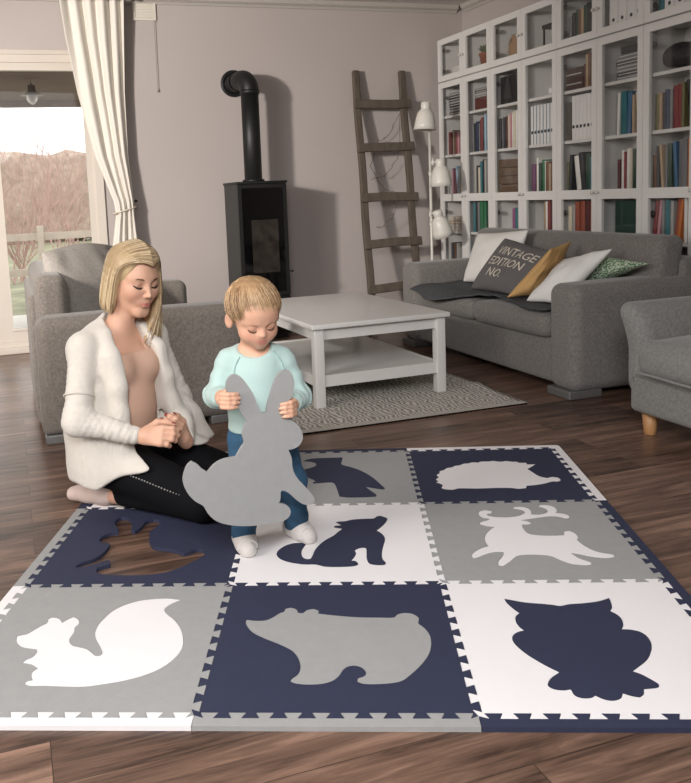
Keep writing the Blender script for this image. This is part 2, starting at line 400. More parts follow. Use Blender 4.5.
# ------------------------------------------------------------------ wood stove
t = thing('wood_stove', 'tall narrow black wood burning stove with an angled flue pipe against the back wall', 'stove', (1.84, 6.2, 0))
x0, x1, y0, y1, z1 = 1.637, 2.027, 6.0, 6.40, 1.205
m = MB(); m.box(x0+.004, y0+.025, .03, x1-.004, y1, z1-.012); m.box(x0+.02, y0+.04, 0, x1-.02, y1-.02, .03); m.build('body', steel_dark, t)
m = MB(); m.box(x0-.004, y0-.004, z1-.014, x1+.004, y1+.004, z1+.004, bev=.003); m.build('top_plate', black_iron, t)
m = MB(); frame_box(m, 'y', y0, y0+.026, x0+.004, x1-.004, .34, z1-.018, .028); d = m.build('door', black_iron, t)
m = MB(); m.box(x0+.03, y0+.006, .365, x1-.03, y0+.014, z1-.045); m.build('glass_pane', black_gl, d)
m = MB(); m.box(x0+.1, y0+.0045, .52, x1-.08, y0+.0058, .92); m.build('firebox_window', mat('sooty_brick', '2e2a26', .08, var=.4, vscale=14), d)  # mottled brick tone of the firebox lining, no emission
m = MB(); m.tube([(x1-.006, y0+.01, .52), (x1+.012, y0-.004, .52), (x1+.02, y0-.012, .52)], [.006, .006, .009]); m.build('handle', black_iron, d)
m = MB(); m.box(x0+.004, y0+.002, .05, x1-.004, y0+.025, .33, bev=.004); m.build('ash_drawer', black_iron, t)
m = MB(); cx, cy = 1.826, 6.2
m.tube([(cx, cy, z1), (cx, cy, 1.9)], .068, n=28)
m.lathe([(.072, z1+.004), (.085, z1+.006), (.085, z1+.02), (.07, z1+.024)], n=28, xf=Matrix.Translation((cx, cy, 0)))
fp = m.build('flue_pipe', black_iron, t)
m = MB(); pts = [(cx, cy, 1.88)]
for k in range(9):
    a = PI/2*k/8; pts.append((cx - .030*(1-math.cos(a)), cy+.09*(1-math.cos(a)), 1.90+.09*math.sin(a)))
pts += [(1.790, 6.40, 1.99), (1.785, 6.497, 1.99)]
m.tube(pts, .071, n=28)
m.tube([(cx, cy, 1.868), (cx, cy, 1.9)], .075, n=28); m.tube([(1.789, 6.375, 1.99), (1.789, 6.395, 1.99)], .075, n=28)
m.build('elbow', black_iron, fp)
m = MB(); m.lathe([(.0, .004), (.07, .004), (.078, .012), (.1, .014), (.105, .008), (.105, 0)], n=32, xf=Matrix.Translation((1.785, 6.498, 1.99)) @ Matrix.Rotation(PI/2, 4, 'X')); m.build('wall_rosette', black_iron, fp)

# ------------------------------------------------------------------ ladder with dry twigs
lad_m = mat('weathered_grey_wood', '5a5046', .85, var=.22, vscale=5, stretch=(6, 6, 1), bump=.4, bscale=30)
t = thing('ladder', 'rustic weathered wooden ladder leaning against the back wall between stove and lamp', 'ladder', (3.0, 6.1, 0))
def rail(xb, xt):
    m = MB(); a = Vector((xb, 6.08, 0)); b = Vector((xt, 6.455, 2.09)); d = (b-a).normalized(); z = d; y = Vector((0, 1, 0)); y = (y - z*y.dot(z)).normalized(); x = y.cross(z)
    M4 = Matrix((x, y, z)).transposed().to_4x4(); M4.translation = (a+b)/2
    L = (b-a).length; m.sbox(0, 0, 0, .06, .04, L, .012, m=14, xf=M4, warp=lambda q: [q[0]+.004*math.sin(q[2]*7), q[1], q[2]]); return m
for xb, xt in ((2.745, 2.815), (3.17, 3.235)): rail(xb, xt).build('rail', lad_m, t)
for i, z in enumerate((.32, .675, 1.045, 1.455, 1.81)):
    f = z/2.09; yy = 6.08+.375*f-.034; xc = (2.745+.07*f+3.17+.065*f)/2
    M4 = Matrix.Translation((xc+.005, yy, z)) @ Matrix.Rotation(-.03+.02*(i % 3), 4, 'Y') @ Matrix.Rotation(-.18, 4, 'X')
    m = MB(); m.sbox(0, 0, 0, .515, .028, .072, .008, m=6, xf=M4, warp=lambda q: [q[0], q[1], q[2]+.004*math.sin(q[0]*9+i)]); m.build('rung', lad_m, t)
t = thing('twig_garland', 'thin dry twig garland draped between the ladder rungs', 'garland', (3.05, 6.4, 1.2))
m = MB(); r = random.Random(4)
for (a, b) in (((3.2, 6.43, 1.74), (2.98, 6.43, 1.50)), ((2.9, 6.40, 1.30), (3.12, 6.40, 1.08)), ((3.15, 6.40, 1.35), (2.92, 6.42, 1.20)), ((3.1, 6.33, .95), (2.9, 6.33, .8))):
    a = Vector(a); b = Vector(b); pts = []
    for k in range(9): pts.append(a.lerp(b, k/8) + Vector((r.uniform(-.012,.012), 0, -.05*math.sin(PI*k/8)+r.uniform(-.01,.01))))
    m.tube(pts, .0022, n=5)
    for p in pts[1:-1]:
        if r.random() < .75: m.tube([p, p+Vector((r.uniform(-.04,.04), -.004, r.uniform(-.04,.04)))], [.0016, .001], n=4)
m.tube([(2.98, 6.43, 1.50), (2.95, 6.42, 1.4), (2.9, 6.40, 1.30)], .0022, n=5); m.tube([(3.12, 6.40, 1.08), (3.1, 6.37, 1.0), (3.1, 6.33, .95)], .0022, n=5); m.tube([(3.2, 6.43, 1.74), (3.19, 6.42, 1.5), (3.15, 6.40, 1.35)], .0022, n=5)
m.build('twigs', mat('dry_twigs', '5c5048', .9), t)

# ------------------------------------------------------------------ floor lamp with three heads
lamp_m = mat('white_enamel', 'd8d4cb', .35)
t = thing('floor_lamp', 'white floor lamp with three bell-shaped metal heads behind the grey sofa', 'floor lamp', (3.245, 6.0, 0))
m = MB(); m.lathe([(0, 0), (.13, 0), (.135, .008), (.13, .02), (.02, .028), (.014, .04)], n=32, xf=Matrix.Translation((3.245, 6.0, 0))); m.build('base', lamp_m, t)
m = MB(); m.tube([(3.245, 6.0, .02), (3.243, 6.0, 1.68)], .0115, n=12)
for z in (.82, 1.22, 1.58): m.tube([(3.244, 6.0, z-.02), (3.244, 6.0, z+.02)], .015, n=12)
m.build('pole', lamp_m, t)
bell = [(.0, .212), (.026, .211), (.033, .205), (.034, .168), (.030, .160), (.044, .146), (.057, .122), (.066, .085), (.073, .04), (.080, .0), (.078, .0), (.071, .04), (.064, .08), (.05, .12), (.0, .145)]
for (hx, hz, ty, tx) in ((3.15, 1.555, .06, 0), (3.285, 1.115, -.03, .0), (3.295, .72, -.28, .06)):
    X = Matrix.Translation((hx, 5.90, hz)) @ Matrix.Rotation(ty, 4, 'Y') @ Matrix.Rotation(tx, 4, 'X') @ Matrix.Diagonal((1.12, 1.12, 1.02, 1))
    m = MB(); m.lathe(bell, n=28, xf=X); h = m.build('lamp_head', lamp_m, t)
    m = MB(); p = X @ Vector((0, 0, .185)); s_ = 1 if hx < 3.24 else -1
    m.tube([p + Vector((.02*s_, .01, 0)), p+Vector((.05*s_, .03, .005)), Vector((3.244, 6.0, p.z+.0))], .006, n=8)
    m.tube([p+Vector((.05*s_, .03, -.02)), p+Vector((.05*s_, .03, .035))], [.012, .007], n=10); m.build('arm', lamp_m, h)
    m = MB(); m.lathe([(0, .1), (.02, .1), (.028, .06), (.02, .03), (0, .022)], n=14, xf=X); m.build('bulb', mat('opal_bulb', 'f0ece4', .3), h)
# ------------------------------------------------------------------ sofas
def sofa(name, label, xf, L, D, fabric, nseat, slim=False):
    """local frame: x from front (0) to back (D), y from 0 to L, built at the origin and placed by xf"""
    t = thing(name, label, 'sofa', tuple(xf.translation))
    def B(*a, **k):
        mb = MB(); mb.sbox(*a, xf=xf, **k); return mb
    aw = .225
    B(D/2+.02, L/2, .17, D-.06, L-.04, .25, .03).build('base', fabric, t)
    tp = (lambda q: [q[0]-(.07*max(0, -q[2]-.06)/.2 if q[0] > 0 else 0), q[1], q[2]]) if slim else None
    B(D/2, aw/2, .312, D-.02, aw, .545, .055, puff=(0, .008, .006), m=10, warp=tp).build('armrest', fabric, t)
    B(D/2, L-aw/2, .312, D-.02, aw, .545, .055, puff=(0, .008, .006), m=10, warp=tp).build('armrest', fabric, t)
    if slim: B(D-.02, L/2, .36, .05, L-.5, .63, .02).build('back_frame', fabric, t)
    else: B(D-.09, L/2, .36, .18, L-.06, .64, .04).build('back_frame', fabric, t)
    w = (L-2*aw)/nseat
    for k in range(nseat):
        B(.33, aw+w*(k+.5), .352, .66, w-.008, .125, .045, puff=(.012, 0, .02), m=6).build('seat_cushion', fabric, t)
    bw = (L-2*aw+.3)/1
    sl = lambda q: [q[0]+.16*(q[2]+.2), q[1], q[2]]
    if slim: B(D-.10, L/2, .58, .15, L-.34, .38, .05, puff=(.01, 0, 0), m=8).build('backrest', fabric, t)
    else: B(D-.27, L/2, .60, .17, L-.10, .40, .055, puff=(.015, 0, 0), m=8, warp=sl).build('backrest', fabric, t)
    for (a, b) in ((.1, .12), (.1, L-.12), (D-.12, .12), (D-.12, L-.12)):
        B(a-.0, b, .0225, .2, .19, .045, .008).build('foot', foot_m, t)
    return t
sofa('sofa', 'long dark grey fabric sofa loaded with cushions in front of the white bookcase', Matrix.Translation((2.63, 3.43, 0)), 1.93, .885, sofa_m, 2)
sofa('sofa', 'grey fabric sofa standing behind the kneeling woman, seen from its side', Matrix.Translation((1.07, 5.42, 0)) @ Matrix.Rotation(PI, 4, 'Z'), 1.58, 1.0, sofa_m2, 2, True)

# grey throw blanket over the seat
bl = two_tone('charcoal_throw', '3f4144', '4a4c4f', 60, .95, bump=.5)
m = MB(); V = []; F = []; nu, nv = 60, 40
for j in range(nv+1):
    for i in range(nu+1):
        u, v = i/nu, j/nv
        y = 3.67 + 1.45*u; s_ = v*.72
        edge = .03*math.sin(u*9+1)+.012*math.sin(u*19)
        x0f = 2.585; xx = 3.10 - s_*.85
        z = .4405 + .003*math.sin(u*19+v*7) + .003*math.sin(v*13+u*5)
        xs = 3.12 - s_*(.455+edge+.085*min(1, max(0, (u-.42)/.2)))/.72
        if xs < 2.7: z -= .008*((2.7-xs)/.06)**2
        z += (.012*math.exp(-((u-.28-.1*v)/.03)**2) + .010*math.exp(-((u-.62+.15*v)/.035)**2))*max(0, v-.55)*2.2
        V.append((xs, y, z))
for j in range(nv):
    for i in range(nu):
        q = j*(nu+1)+i; F.append((q, q+1, q+nu+2, q+nu+1))
m.add(V, F, 0, True); o = m.build('throw_blanket', bl, None, (2.85, 4.4, .43)); tag(o, 'charcoal grey throw blanket spread over the seat of the cushioned sofa', 'blanket')
so = o.modifiers.new('thickness', 'SOLIDIFY'); so.thickness = .008; so.offset = 1

# cushions
def cushion(name, label, P, th, m_, seed, group=None, side=1, cat='cushion', wr=.012, lines=None, pt=None, pinch=.035):
    """P: four corners bl, br, tr, tl ; puffed both sides"""
    bl_, br_, tr_, tl_ = (Vector(p) for p in P); c = (bl_+br_+tr_+tl_)/4
    nrm = (br_-bl_).cross(tl_-bl_).normalized()
    def surf(u, v, sg, off=0):
        # sides pulled in between the corners
        pu = pinch*math.sin(PI*v)*(1-2*u); pv = pinch*math.sin(PI*u)*(1-2*v)
        uu, vv = u+pu, v+pv
        p = bl_*(1-uu)*(1-vv)+br_*uu*(1-vv)+tr_*uu*vv+tl_*(1-uu)*vv
        w = (max(0, 1-(2*u-1)**2)*max(0, 1-(2*v-1)**2))**.42
        nz = mnoise.noise(Vector((u*3.1+seed, v*3.1, sg*2.0)))*wr*w + mnoise.noise(Vector((u*9+seed, v*5+u*4, sg*3.)))*wr*.6*w
        return p + nrm*(sg*(th/2*w + off) + nz)
    n = 26; V = []; F = []; mb = MB()
    S = [.5-.5*math.cos(PI*i/n) for i in range(n+1)]
    for sg in (1, -1):
        V = [surf(S[i], S[j], sg) for j in range(n+1) for i in range(n+1)]; F = []
        for j in range(n):
            for i in range(n):
                q = j*(n+1)+i; f = (q, q+1, q+n+2, q+n+1); F.append(f if sg > 0 else tuple(reversed(f)))
        mb.add(V, F, 0, True)
    root = mb.build(name, m_, None, tuple(c)); root['_w'] = tuple(c); tag(root, label, cat, group)
    bm = bmesh.new(); bm.from_mesh(root.data); bmesh.ops.remove_doubles(bm, verts=bm.verts, dist=.0008); bm.to_mesh(root.data); bm.free()
    # printed lettering, laid on the front face
    if lines:
        for txt, u0, u1, v0, v1 in lines:
            cu_ = bpy.data.curves.new('lettering', 'FONT'); cu_.body = txt; cu_.resolution_u = 3
            ob = bpy.data.objects.new('lettering', cu_); COL.objects.link(ob)
            me = bpy.data.meshes.new_from_object(ob.evaluated_get(bpy.context.evaluated_depsgraph_get()))
            COL.objects.unlink(ob); bpy.data.objects.remove(ob)
            bm = bmesh.new(); bm.from_mesh(me)
            for _ in range(2): bmesh.ops.subdivide_edges(bm, edges=[e for e in bm.edges if e.calc_length() > .12], cuts=1)
            bmesh.ops.triangulate(bm, faces=bm.faces)
            xs = [v.co.x for v in bm.verts]; ys = [v.co.y for v in bm.verts]; a0, a1, b0, b1 = min(xs), max(xs), min(ys), max(ys)
            for v in bm.verts:
                u = u0+(u1-u0)*(v.co.x-a0)/(a1-a0); w = v0+(v1-v0)*(v.co.y-b0)/(b1-b0)
                v.co = surf(u, w, side, .0035) - c
            bmesh.ops.recalc_face_normals(bm, faces=bm.faces)
            bm.to_mesh(me); bm.free(); me.materials.clear(); me.materials.append(pt)
            oo = bpy.data.objects.new('lettering', me); COL.objects.link(oo); oo.parent = root
    return root
CG = 'cushions on the dark grey sofa'
wc = mat('white_cotton', 'dcd9d4', .9, var=.02, bump=.3, bscale=40)
cushion('cushion', 'plain white cushion at the far end of the sofa, behind the printed grey cushion', [(2.94,5.0,.457),(2.95,4.45,.457),(3.135,4.53,.81),(3.135,5.12,.77)], .15, wc, 1.3, CG)
cushion('cushion', 'grey cushion printed with pale capital lettering on the sofa', [(2.77,4.62,.457),(2.79,4.19,.457),(3.03,4.10,.69),(3.00,4.58,.765)], .13, mat('slate_cotton', '615e5e', .9, bump=.3, bscale=60), 2.1, CG, pinch=.01,
        lines=[('VINTAGE', .2, .93, .66, .82), ('EDITION', .18, .86, .44, .60), ('NO.', .3, .62, .22, .38)], pt=mat('cream_print', 'cfc6b6', .85))
cushion('cushion', 'mustard yellow cushion leaning edge-on between grey and white cushions', [(2.70,4.11,.457),(2.93,4.04,.457),(3.11,4.075,.76),(2.87,3.93,.735)], .10, mat('mustard_cotton', 'c79f69', .9, var=.08, vscale=8, bump=.5, bscale=30), 3.7, CG, wr=.02)
cushion('cushion', 'crumpled white cushion leaning on the near sofa arm beside the mustard cushion', [(2.70,3.92,.457),(2.74,3.69,.46),(3.06,3.665,.735),(2.98,3.97,.66)], .11, mat('crumpled_white_cotton', 'e2e0dc', .9, bump=.5, bscale=26), 5.2, CG, wr=.02)
cushion('cushion', 'green and white speckled cushion tucked behind the near sofa arm', [(3.03,3.86,.48),(3.05,3.62,.615),(3.12,3.45,.665),(3.11,3.89,.70)], .10, two_tone('green_speckle', '3f6b45', 'c3cdb8', 120, .9, thr=.5, soft=.04), 6.1, CG)
CG2 = 'cushions on the sofa behind the woman'
cushion('cushion', 'big grey slouching cushion propped against the backrest of the sofa behind the woman', [(0.265, 4.17, 0.47), (0.65, 4.49, 0.47), (0.535, 4.63, 0.86), (0.15, 4.31, 0.86)], .2, mat('pale_grey_tweed', '8f8982', .95, var=.15, vscale=95, bump=.5, bscale=260), 7.7, CG2, wr=.02, pinch=-.06)
cushion('cushion', 'small white cushion peeking out beside the blonde hair on the left sofa', [(.70,4.80,.46),(.70,5.16,.46),(.46,5.14,.77),(.46,4.82,.77)], .1, wc, 8.4, CG2)

# ------------------------------------------------------------------ coffee table
A = .03
TM = Matrix.Translation((1.402, 3.85, 0)) @ Matrix.Rotation(A, 4, 'Z')
t = thing('coffee_table', 'white wooden coffee table with a lower shelf on the patterned rug', 'coffee table', (1.43, 3.85, 0))
TW, TL, TH = .795, 1.15, .443
m = MB(); m.box(0, 0, TH-.026, TW, TL, TH, bev=.006, xf=TM); m.build('table_top', white_lacq, t)
m = MB()
m.box(.05, .035, TH-.085, TW-.05, .055, TH-.026, xf=TM); m.box(.05, TL-.055, TH-.085, TW-.05, TL-.035, TH-.026, xf=TM)
m.box(.035, .05, TH-.085, .055, TL-.05, TH-.026, xf=TM); m.box(TW-.055, .05, TH-.085, TW-.035, TL-.05, TH-.026, xf=TM); m.build('apron', white_lacq, t)
for (a, b) in ((.02, .02), (TW-.072, .02), (.02, TL-.072), (TW-.072, TL-.072)):
    m = MB(); m.box(a, b, .009, a+.052, b+.052, TH-.026, bev=.004, xf=TM); m.build('leg', white_lacq, t)
m = MB(); m.box(.035, .035, .13, TW-.035, TL-.035, .15, xf=TM)
m.box(.03, .03, .115, TW-.03, .055, .175, xf=TM); m.box(.03, TL-.055, .115, TW-.03, TL-.03, .175, xf=TM); m.box(.03, .05, .115, .05, TL-.05, .17, xf=TM); m.box(TW-.05, .05, .115, TW-.03, TL-.05, .17, xf=TM)
m.box(.05, .05, .15, TW-.05, TL-.05, .168, xf=TM)
m.build('lower_shelf', white_lacq, t)

# rug
m = MB(); V = []; F = []; nu, nv = 40, 40
for j in range(nv+1):
    for i in range(nu+1):
        u, v = i/nu, j/nv
        x = 1.14+1.27*u+.012*math.sin(v*7)*(u > .9); y = 3.50+1.95*v
        z = .008 + (.012*math.exp(-((u-1)/.03)**2)*math.exp(-((v-.23)/.03)**2))
        V.append((x, y, z))
for j in range(nv):
    for i in range(nu):
        q = j*(nu+1)+i; F.append((q, q+1, q+nu+2, q+nu+1))
m.add(V, F, 0, True)
m.box(1.14, 3.50, .001, 2.41, 3.545, .0095, 1)
o = m.build('rug', [two_tone('grey_fingerprint_rug', '8d8982', 'd2cdc4', 13, .95, kind='wave', thr=.45, soft=.35, bump=.8), mat('rug_border', 'bfbab1', .95, bump=.4, bscale=200, kind='weave')], None, (1.7, 4.4, .0))
tag(o, 'pale grey rug with swirling line pattern under the white coffee table', 'rug'); so = o.modifiers.new('thickness', 'SOLIDIFY'); so.thickness = .007; so.offset = -1

# patterned basket beyond the table
t = thing('basket', 'small grey and white patterned fabric basket on the floor beyond the coffee table', 'basket', (2.42, 5.18, 0))
m = MB(); m.lathe([(0, .004), (.1, .0), (.108, .02), (.116, .17), (.118, .18), (.112, .18), (.104, .03), (0, .02)], n=28, xf=Matrix.Translation((2.40, 5.60, 0))); m.build('bin', two_tone('grey_white_knit', '8c8a88', 'd8d5d0', 36, .95, bump=.5), t)
m = MB(); m.tube([(2.40+.117*math.cos(a*PI/12), 5.60+.117*math.sin(a*PI/12), .182) for a in range(25)], .007, n=6); m.build('rim', mat('grey_trim_band', '77757380'[:6], .9), t)

# ------------------------------------------------------------------ armchair, right edge
t = thing('armchair', 'grey fabric armchair with tapered wooden legs at the right edge', 'armchair', (2.75, 2.45, 0))
ac = mat('armchair_tweed', '7e7d7a', .95, var=.2, vscale=95, bump=.6, bscale=240, sheen=.2)
m = MB(); m.sbox(2.76, 2.42, .228, .72, .70, .17, .025, m=6); m.build('base', ac, t)
# far arm: a tall rounded slab whose top rolls over
for (yy, nm) in ((2.745, 'armrest'), (2.095, 'armrest')):
    sg = 1 if yy > 2.4 else -1
    m = MB(); m.sbox(2.765, yy, .40, .73, .13, .39, .062, k=4, m=8, warp=lambda q, sg=sg: [q[0] - .03*max(0, q[2]/.2), q[1] + sg*.05*(q[2]/.2)**2*(q[2] > 0), q[2] - .03*max(0, (-q[0]-.15))*0]); m.build(nm, ac, t)
m = MB(); m.sbox(2.70, 2.42, .375, .66, .57, .15, .055, puff=(.02, 0, .035), k=4, m=8); sc_ = m.build('seat_cushion', ac, t)
m = MB(); pts = []
for k in range(41):
    f = k/40; pts.append((2.365, 2.155+.53*f, .322+.002*math.sin(f*9)))
m.tube(pts, .006, n=6); m.build('piping', ac, sc_)
m = MB(); m.sbox(3.06, 2.42, .52, .17, .62, .52, .07, k=4, m=6, puff=(.02, 0, 0), warp=lambda q: [q[0]+.14*q[2], q[1], q[2]]); m.build('backrest', ac, t)
legw = mat('oak_leg', 'b98a5c', .45, var=.1, vscale=4, stretch=(5, 5, 1))
for (a, b) in ((2.462, 2.715), (2.475, 2.11), (3.03, 2.72), (3.03, 2.13)):
    m = MB(); m.lathe([(0, .0472), (.023, .0472), (.025, .051), (.033, .145), (0, .145)], n=20, xf=Matrix.Translation((a, b, 0))); m.build('leg', legw, t)

t.location = (2.75*1.045, 2.45*1.045, -.0492); t.scale = (1.045,)*3
# ------------------------------------------------------------------ bookcases
XF = 3.55; XB = 3.84
COLS = [6.4-.4*k for k in range(8)]                 # each door spans y-.4 .. y
knob_m = mat('white_knob', 'd5d2cc', .4)
hinge_m = mat('dark_hinge', '3b3936', .5, metal=.5)
ordn = ['first', 'second', 'third', 'fourth', 'fifth', 'sixth', 'seventh', 'eighth']
def carcass(t, ya, yb, z0, z1, shelves):
    m = MB(); m.box(XF+.022, ya-.016, z0, XB, ya, z1); m.box(XF+.022, yb, z0, XB, yb+.016, z1); m.box(XF+.022, yb+.016, z1-.018, XB, ya-.016, z1); m.box(XF+.022, yb+.016, z0, XB, ya-.016, z0+.018)
    m.box(XB-.008, yb+.016, z0+.018, XB, ya-.016, z1-.018); m.box(XF+.03, (ya+yb)/2-.006, z0+.018, XB-.008, (ya+yb)/2+.006, z1-.018)
    m.build('carcass', case_in, t)
    for z in shelves:
        for (p, q) in ((ya-.016, (ya+yb)/2+.006), ((ya+yb)/2-.006, yb+.016)):
            m = MB(); m.box(XF+.032, q, z-.02, XB-.008, p, z); m.build('shelf', case_in, t)
def glazed_door(t, y, z0, z1, rail, hinge_left, knob_z):
    a0, a1 = y-.4+.0015, y-.0015
    m = MB(); frame_box(m, 'x', XF, XF+.02, a0, a1, z0+.002, z1-.002, .046)
    if rail: m.box(XF, a0+.046, rail-.03, XF+.02, a1-.046, rail+.03)
    d = m.build('door', white_lacq, t)
    for (b0, b1) in (((z0+.048, rail-.03), (rail+.03, z1-.048)) if rail else ((z0+.048, z1-.048),)):
        m = MB(); m.box(XF+.008, a0+.046, b0, XF+.012, a1-.046, b1); m.build('glass_pane', gl, d)
    ky = a0+.02 if hinge_left else a1-.02
    m = MB(); m.lathe([(0, 0), (.005, 0), (.005, .01), (.011, .016), (.011, .022), (0, .026)], n=12, xf=Matrix.Translation((XF, ky, knob_z)) @ Matrix.Rotation(-PI/2, 4, 'Y')); m.build('knob', knob_m, d)
    hy = a1-.058 if hinge_left else a0+.058
    for hz in ((z0+.09, z1-.09) if not rail else (z0+.2, rail-.12, z1-.12)):
        m = MB(); m.lathe([(0, 0), (.017, 0), (.017, .008), (0, .01)], n=14, xf=Matrix.Translation((XF+.02, hy, hz)) @ Matrix.Rotation(PI/2, 4, 'Y')); m.build('hinge', hinge_m, d)
where = ['beside the floor lamp', 'second from the room corner', 'third from the room corner', 'fourth from the room corner']
for k in range(4):
    ya, yb = 6.4-.8*k, 5.6-.8*k
    t = thing('bookcase', 'tall white bookcase with glazed doors, ' + where[k], 'bookcase', (3.7, (ya+yb)/2, 0), 'white glazed bookcases')
    carcass(t, ya-.001, yb+.001, .0, 1.978, (.40, .735, 1.045, 1.375, 1.70))
    for j in range(2): glazed_door(t, ya-.4*j, .06, 1.976, 1.018, j == 0, 1.03)
    t = thing('bookcase_top_unit', 'low white glazed cabinet atop the bookcase ' + where[k], 'cabinet', (3.7, (ya+yb)/2, 1.98), 'white glazed top cabinets')
    carcass(t, ya-.001, yb+.001, 1.981, 2.33, ())
    for j in range(2): glazed_door(t, ya-.4*j, 1.982, 2.33, None, j == 0, 2.15)
SH = dict(T=1.999, A=1.70, B=1.375, C=1.045, D=.735, E=.40)
SN = dict(T='in top cabinet', A='on upper shelf', B='on second shelf', C='on middle shelf', D='below door rail', E='on lowest shelf')
PAL = dict(k='23262a', g='6f7072', lg='a09d98', w='d9d6d0', cr='c9bea9', r='7c2f2f', dr='542828', br='6b4a35', tn='a38a6c', bl='3a6080', db='27344f', te='2f6a72', gr='2e6b48', dg='22402f', ol='6a6640', pk='b57f86', pu='6b3f63', mg='8a3a6e', or_='b8692f', lb='8fa9bb', yl='b39a4c', rb='8f4a35')
CN = dict(k='black', g='grey', lg='light grey', w='white', cr='cream', r='red', dr='dark red', br='brown', tn='tan', bl='blue', db='navy', te='teal', gr='green', dg='dark green', ol='olive', pk='pink', pu='purple', mg='magenta', or_='orange', lb='pale blue', yl='yellow', rb='rusty red')
page_m = mat('book_pages', 'cfc6b4', .9)
def bmat(c): return mat('cover_'+CN[c].replace(' ', '_'), PAL[c], .6, var=.12, vscale=9)
br_ = random.Random(11)
def book_mesh(w, h, d):
    """spine faces -x; base centre at the origin"""
    mb = MB(); t_ = .002
    n = 5; prof = [(-d/2 + .006*(1-math.sin(PI*i/(n-1))) - .0, -w/2 + w*i/(n-1)) for i in range(n)]
    out = prof + [(d/2, w/2), (d/2, w/2-t_), (-d/2+.008, w/2-t_), (-d/2+.008, -w/2+t_), (d/2, -w/2+t_), (d/2, -w/2)]
    mb.prism([(a, b) for a, b in out], 0, h, mi=0)
    mb.box(-d/2+.0081, -w/2+t_+.0002, .003, d/2-.004, w/2-t_-.0002, h-.003, 1)
    return mb
def books(c, s, spec, y_from_left=.03, lean=None, cat='book'):
    """spec: list of (colour, thickness mm, height mm[, lean deg]); laid from the left in the photo (high y) to the right"""
    y = COLS[c]-.022-y_from_left; end = COLS[c]-.4+.018
    ang = [math.radians(it[3]) if len(it) > 3 else 0 for it in spec]
    extra = 0
    for i, it in enumerate(spec):
        f_ = abs(math.sin(ang[i]))*it[2]/1000
        if ang[i] > 0 and not (i and ang[i-1] > 0): extra += f_
        if ang[i] < 0 and not (i+1 < len(spec) and ang[i+1] < 0): extra += f_
    sc_ = min(1, (y-end-extra-.004)/sum(it[1]/1000/math.cos(a_)+.0008 for it, a_ in zip(spec, ang)))
    cnt = 0
    for i, it in enumerate(spec):
        col, th, h = it[0], it[1]/1000*sc_, it[2]/1000; ln = ang[i]
        d = min(.18, h*.78); foot = abs(math.sin(ln))*h; ww = th/math.cos(ln)
        if ln > 0 and not (i and ang[i-1] > 0): y -= foot
        o = book_mesh(th*.96, h, d).build('book', [bmat(col), page_m])
        # feet stand between y-ww and y; leaning books turn about the lower corner
        yc = y - ww/2
        o.location = (XF+.036+d/2+br_.uniform(0, .012), yc, SH[s] + abs(math.sin(ln))*th/2 + .0008)
        o.rotation_euler = (-ln, 0, 0)
        y -= ww + .0008
        if ln < 0 and not (i+1 < len(spec) and ang[i+1] < 0): y -= foot
        sz = 'tall' if h > .235 else ('small' if h < .19 else 'upright'); sz = ('leaning ' if ln else '') + sz
        tag(o, f'{sz} {CN[col]} book, {ordn[i] if i < 8 else "ninth"} from left {SN[s]} behind {ordn[c]} door', 'book', f'books {SN[s]} behind the {ordn[c]} door')
def binders(c, s, n, y0, th, h, mark, base='w', what='white magazine file'):
    y = COLS[c]-.03-y0
    for i in range(n):
        o_ = MB(); d = .2
        o_.box(-d/2, -th/2*.95, 0, d/2, th/2*.95, h, 0, bev=.002)
        if mark == 'hole': o_.lathe([(0, -.0006), (.011, -.0006), (.011, .0002)], n=16, mi=1, xf=Matrix.Translation((-d/2, 0, .06)) @ Matrix.Rotation(PI/2, 4, 'Y') if False else Matrix.Translation((-d/2, 0, .065)) @ Matrix.Rotation(PI/2, 4, 'Y'))
        else:
            o_.box(-d/2-.0006, -th*.3, .075, -d/2+.0004, th*.3, .095, 1)
            if mark == 'blue': o_.box(-d/2-.0006, -th*.47, .0, -d/2+.0004, -th*.3, h, 2)
        o = o_.build('magazine_file', [mat('white_card', 'dddbd8', .6), mat('dark_mark', '23272c', .6), mat('blue_edge', '41718c', .6)]); o.location = (XF+.034+d/2, y-th/2, SH[s]+.0006)
        tag(o, f'{what}, {ordn[i]} from left {SN[s]} behind {ordn[c]} door', 'file', f'white files behind the {ordn[c]} door')
        y -= th+.0006
def case_box(c, s, name, label, cat, y0, w, h, d, col, stripes=None, z=0, bev=.006):
    m = MB(); m.box(XF+.034, COLS[c]-y0-w, SH[s]+z+.0006, XF+.034+d, COLS[c]-y0, SH[s]+z+h, 0, bev=bev)
    if stripes:
        for k in range(stripes): m.box(XF+.0334, COLS[c]-y0-w+.008, SH[s]+z+h*(k+.55)/(stripes+.3), XF+.036, COLS[c]-y0-.008, SH[s]+z+h*(k+.55)/(stripes+.3)+.008, 1)
    o = m.build(name, [mat('box_'+col, col, .8, var=.1, bump=.2, bscale=80), mat('pale_stripe', 'a9a6a2', .7)], None, (XF+.034+d/2, COLS[c]-y0-w/2, SH[s]+z))
    tag(o, label, cat); return o
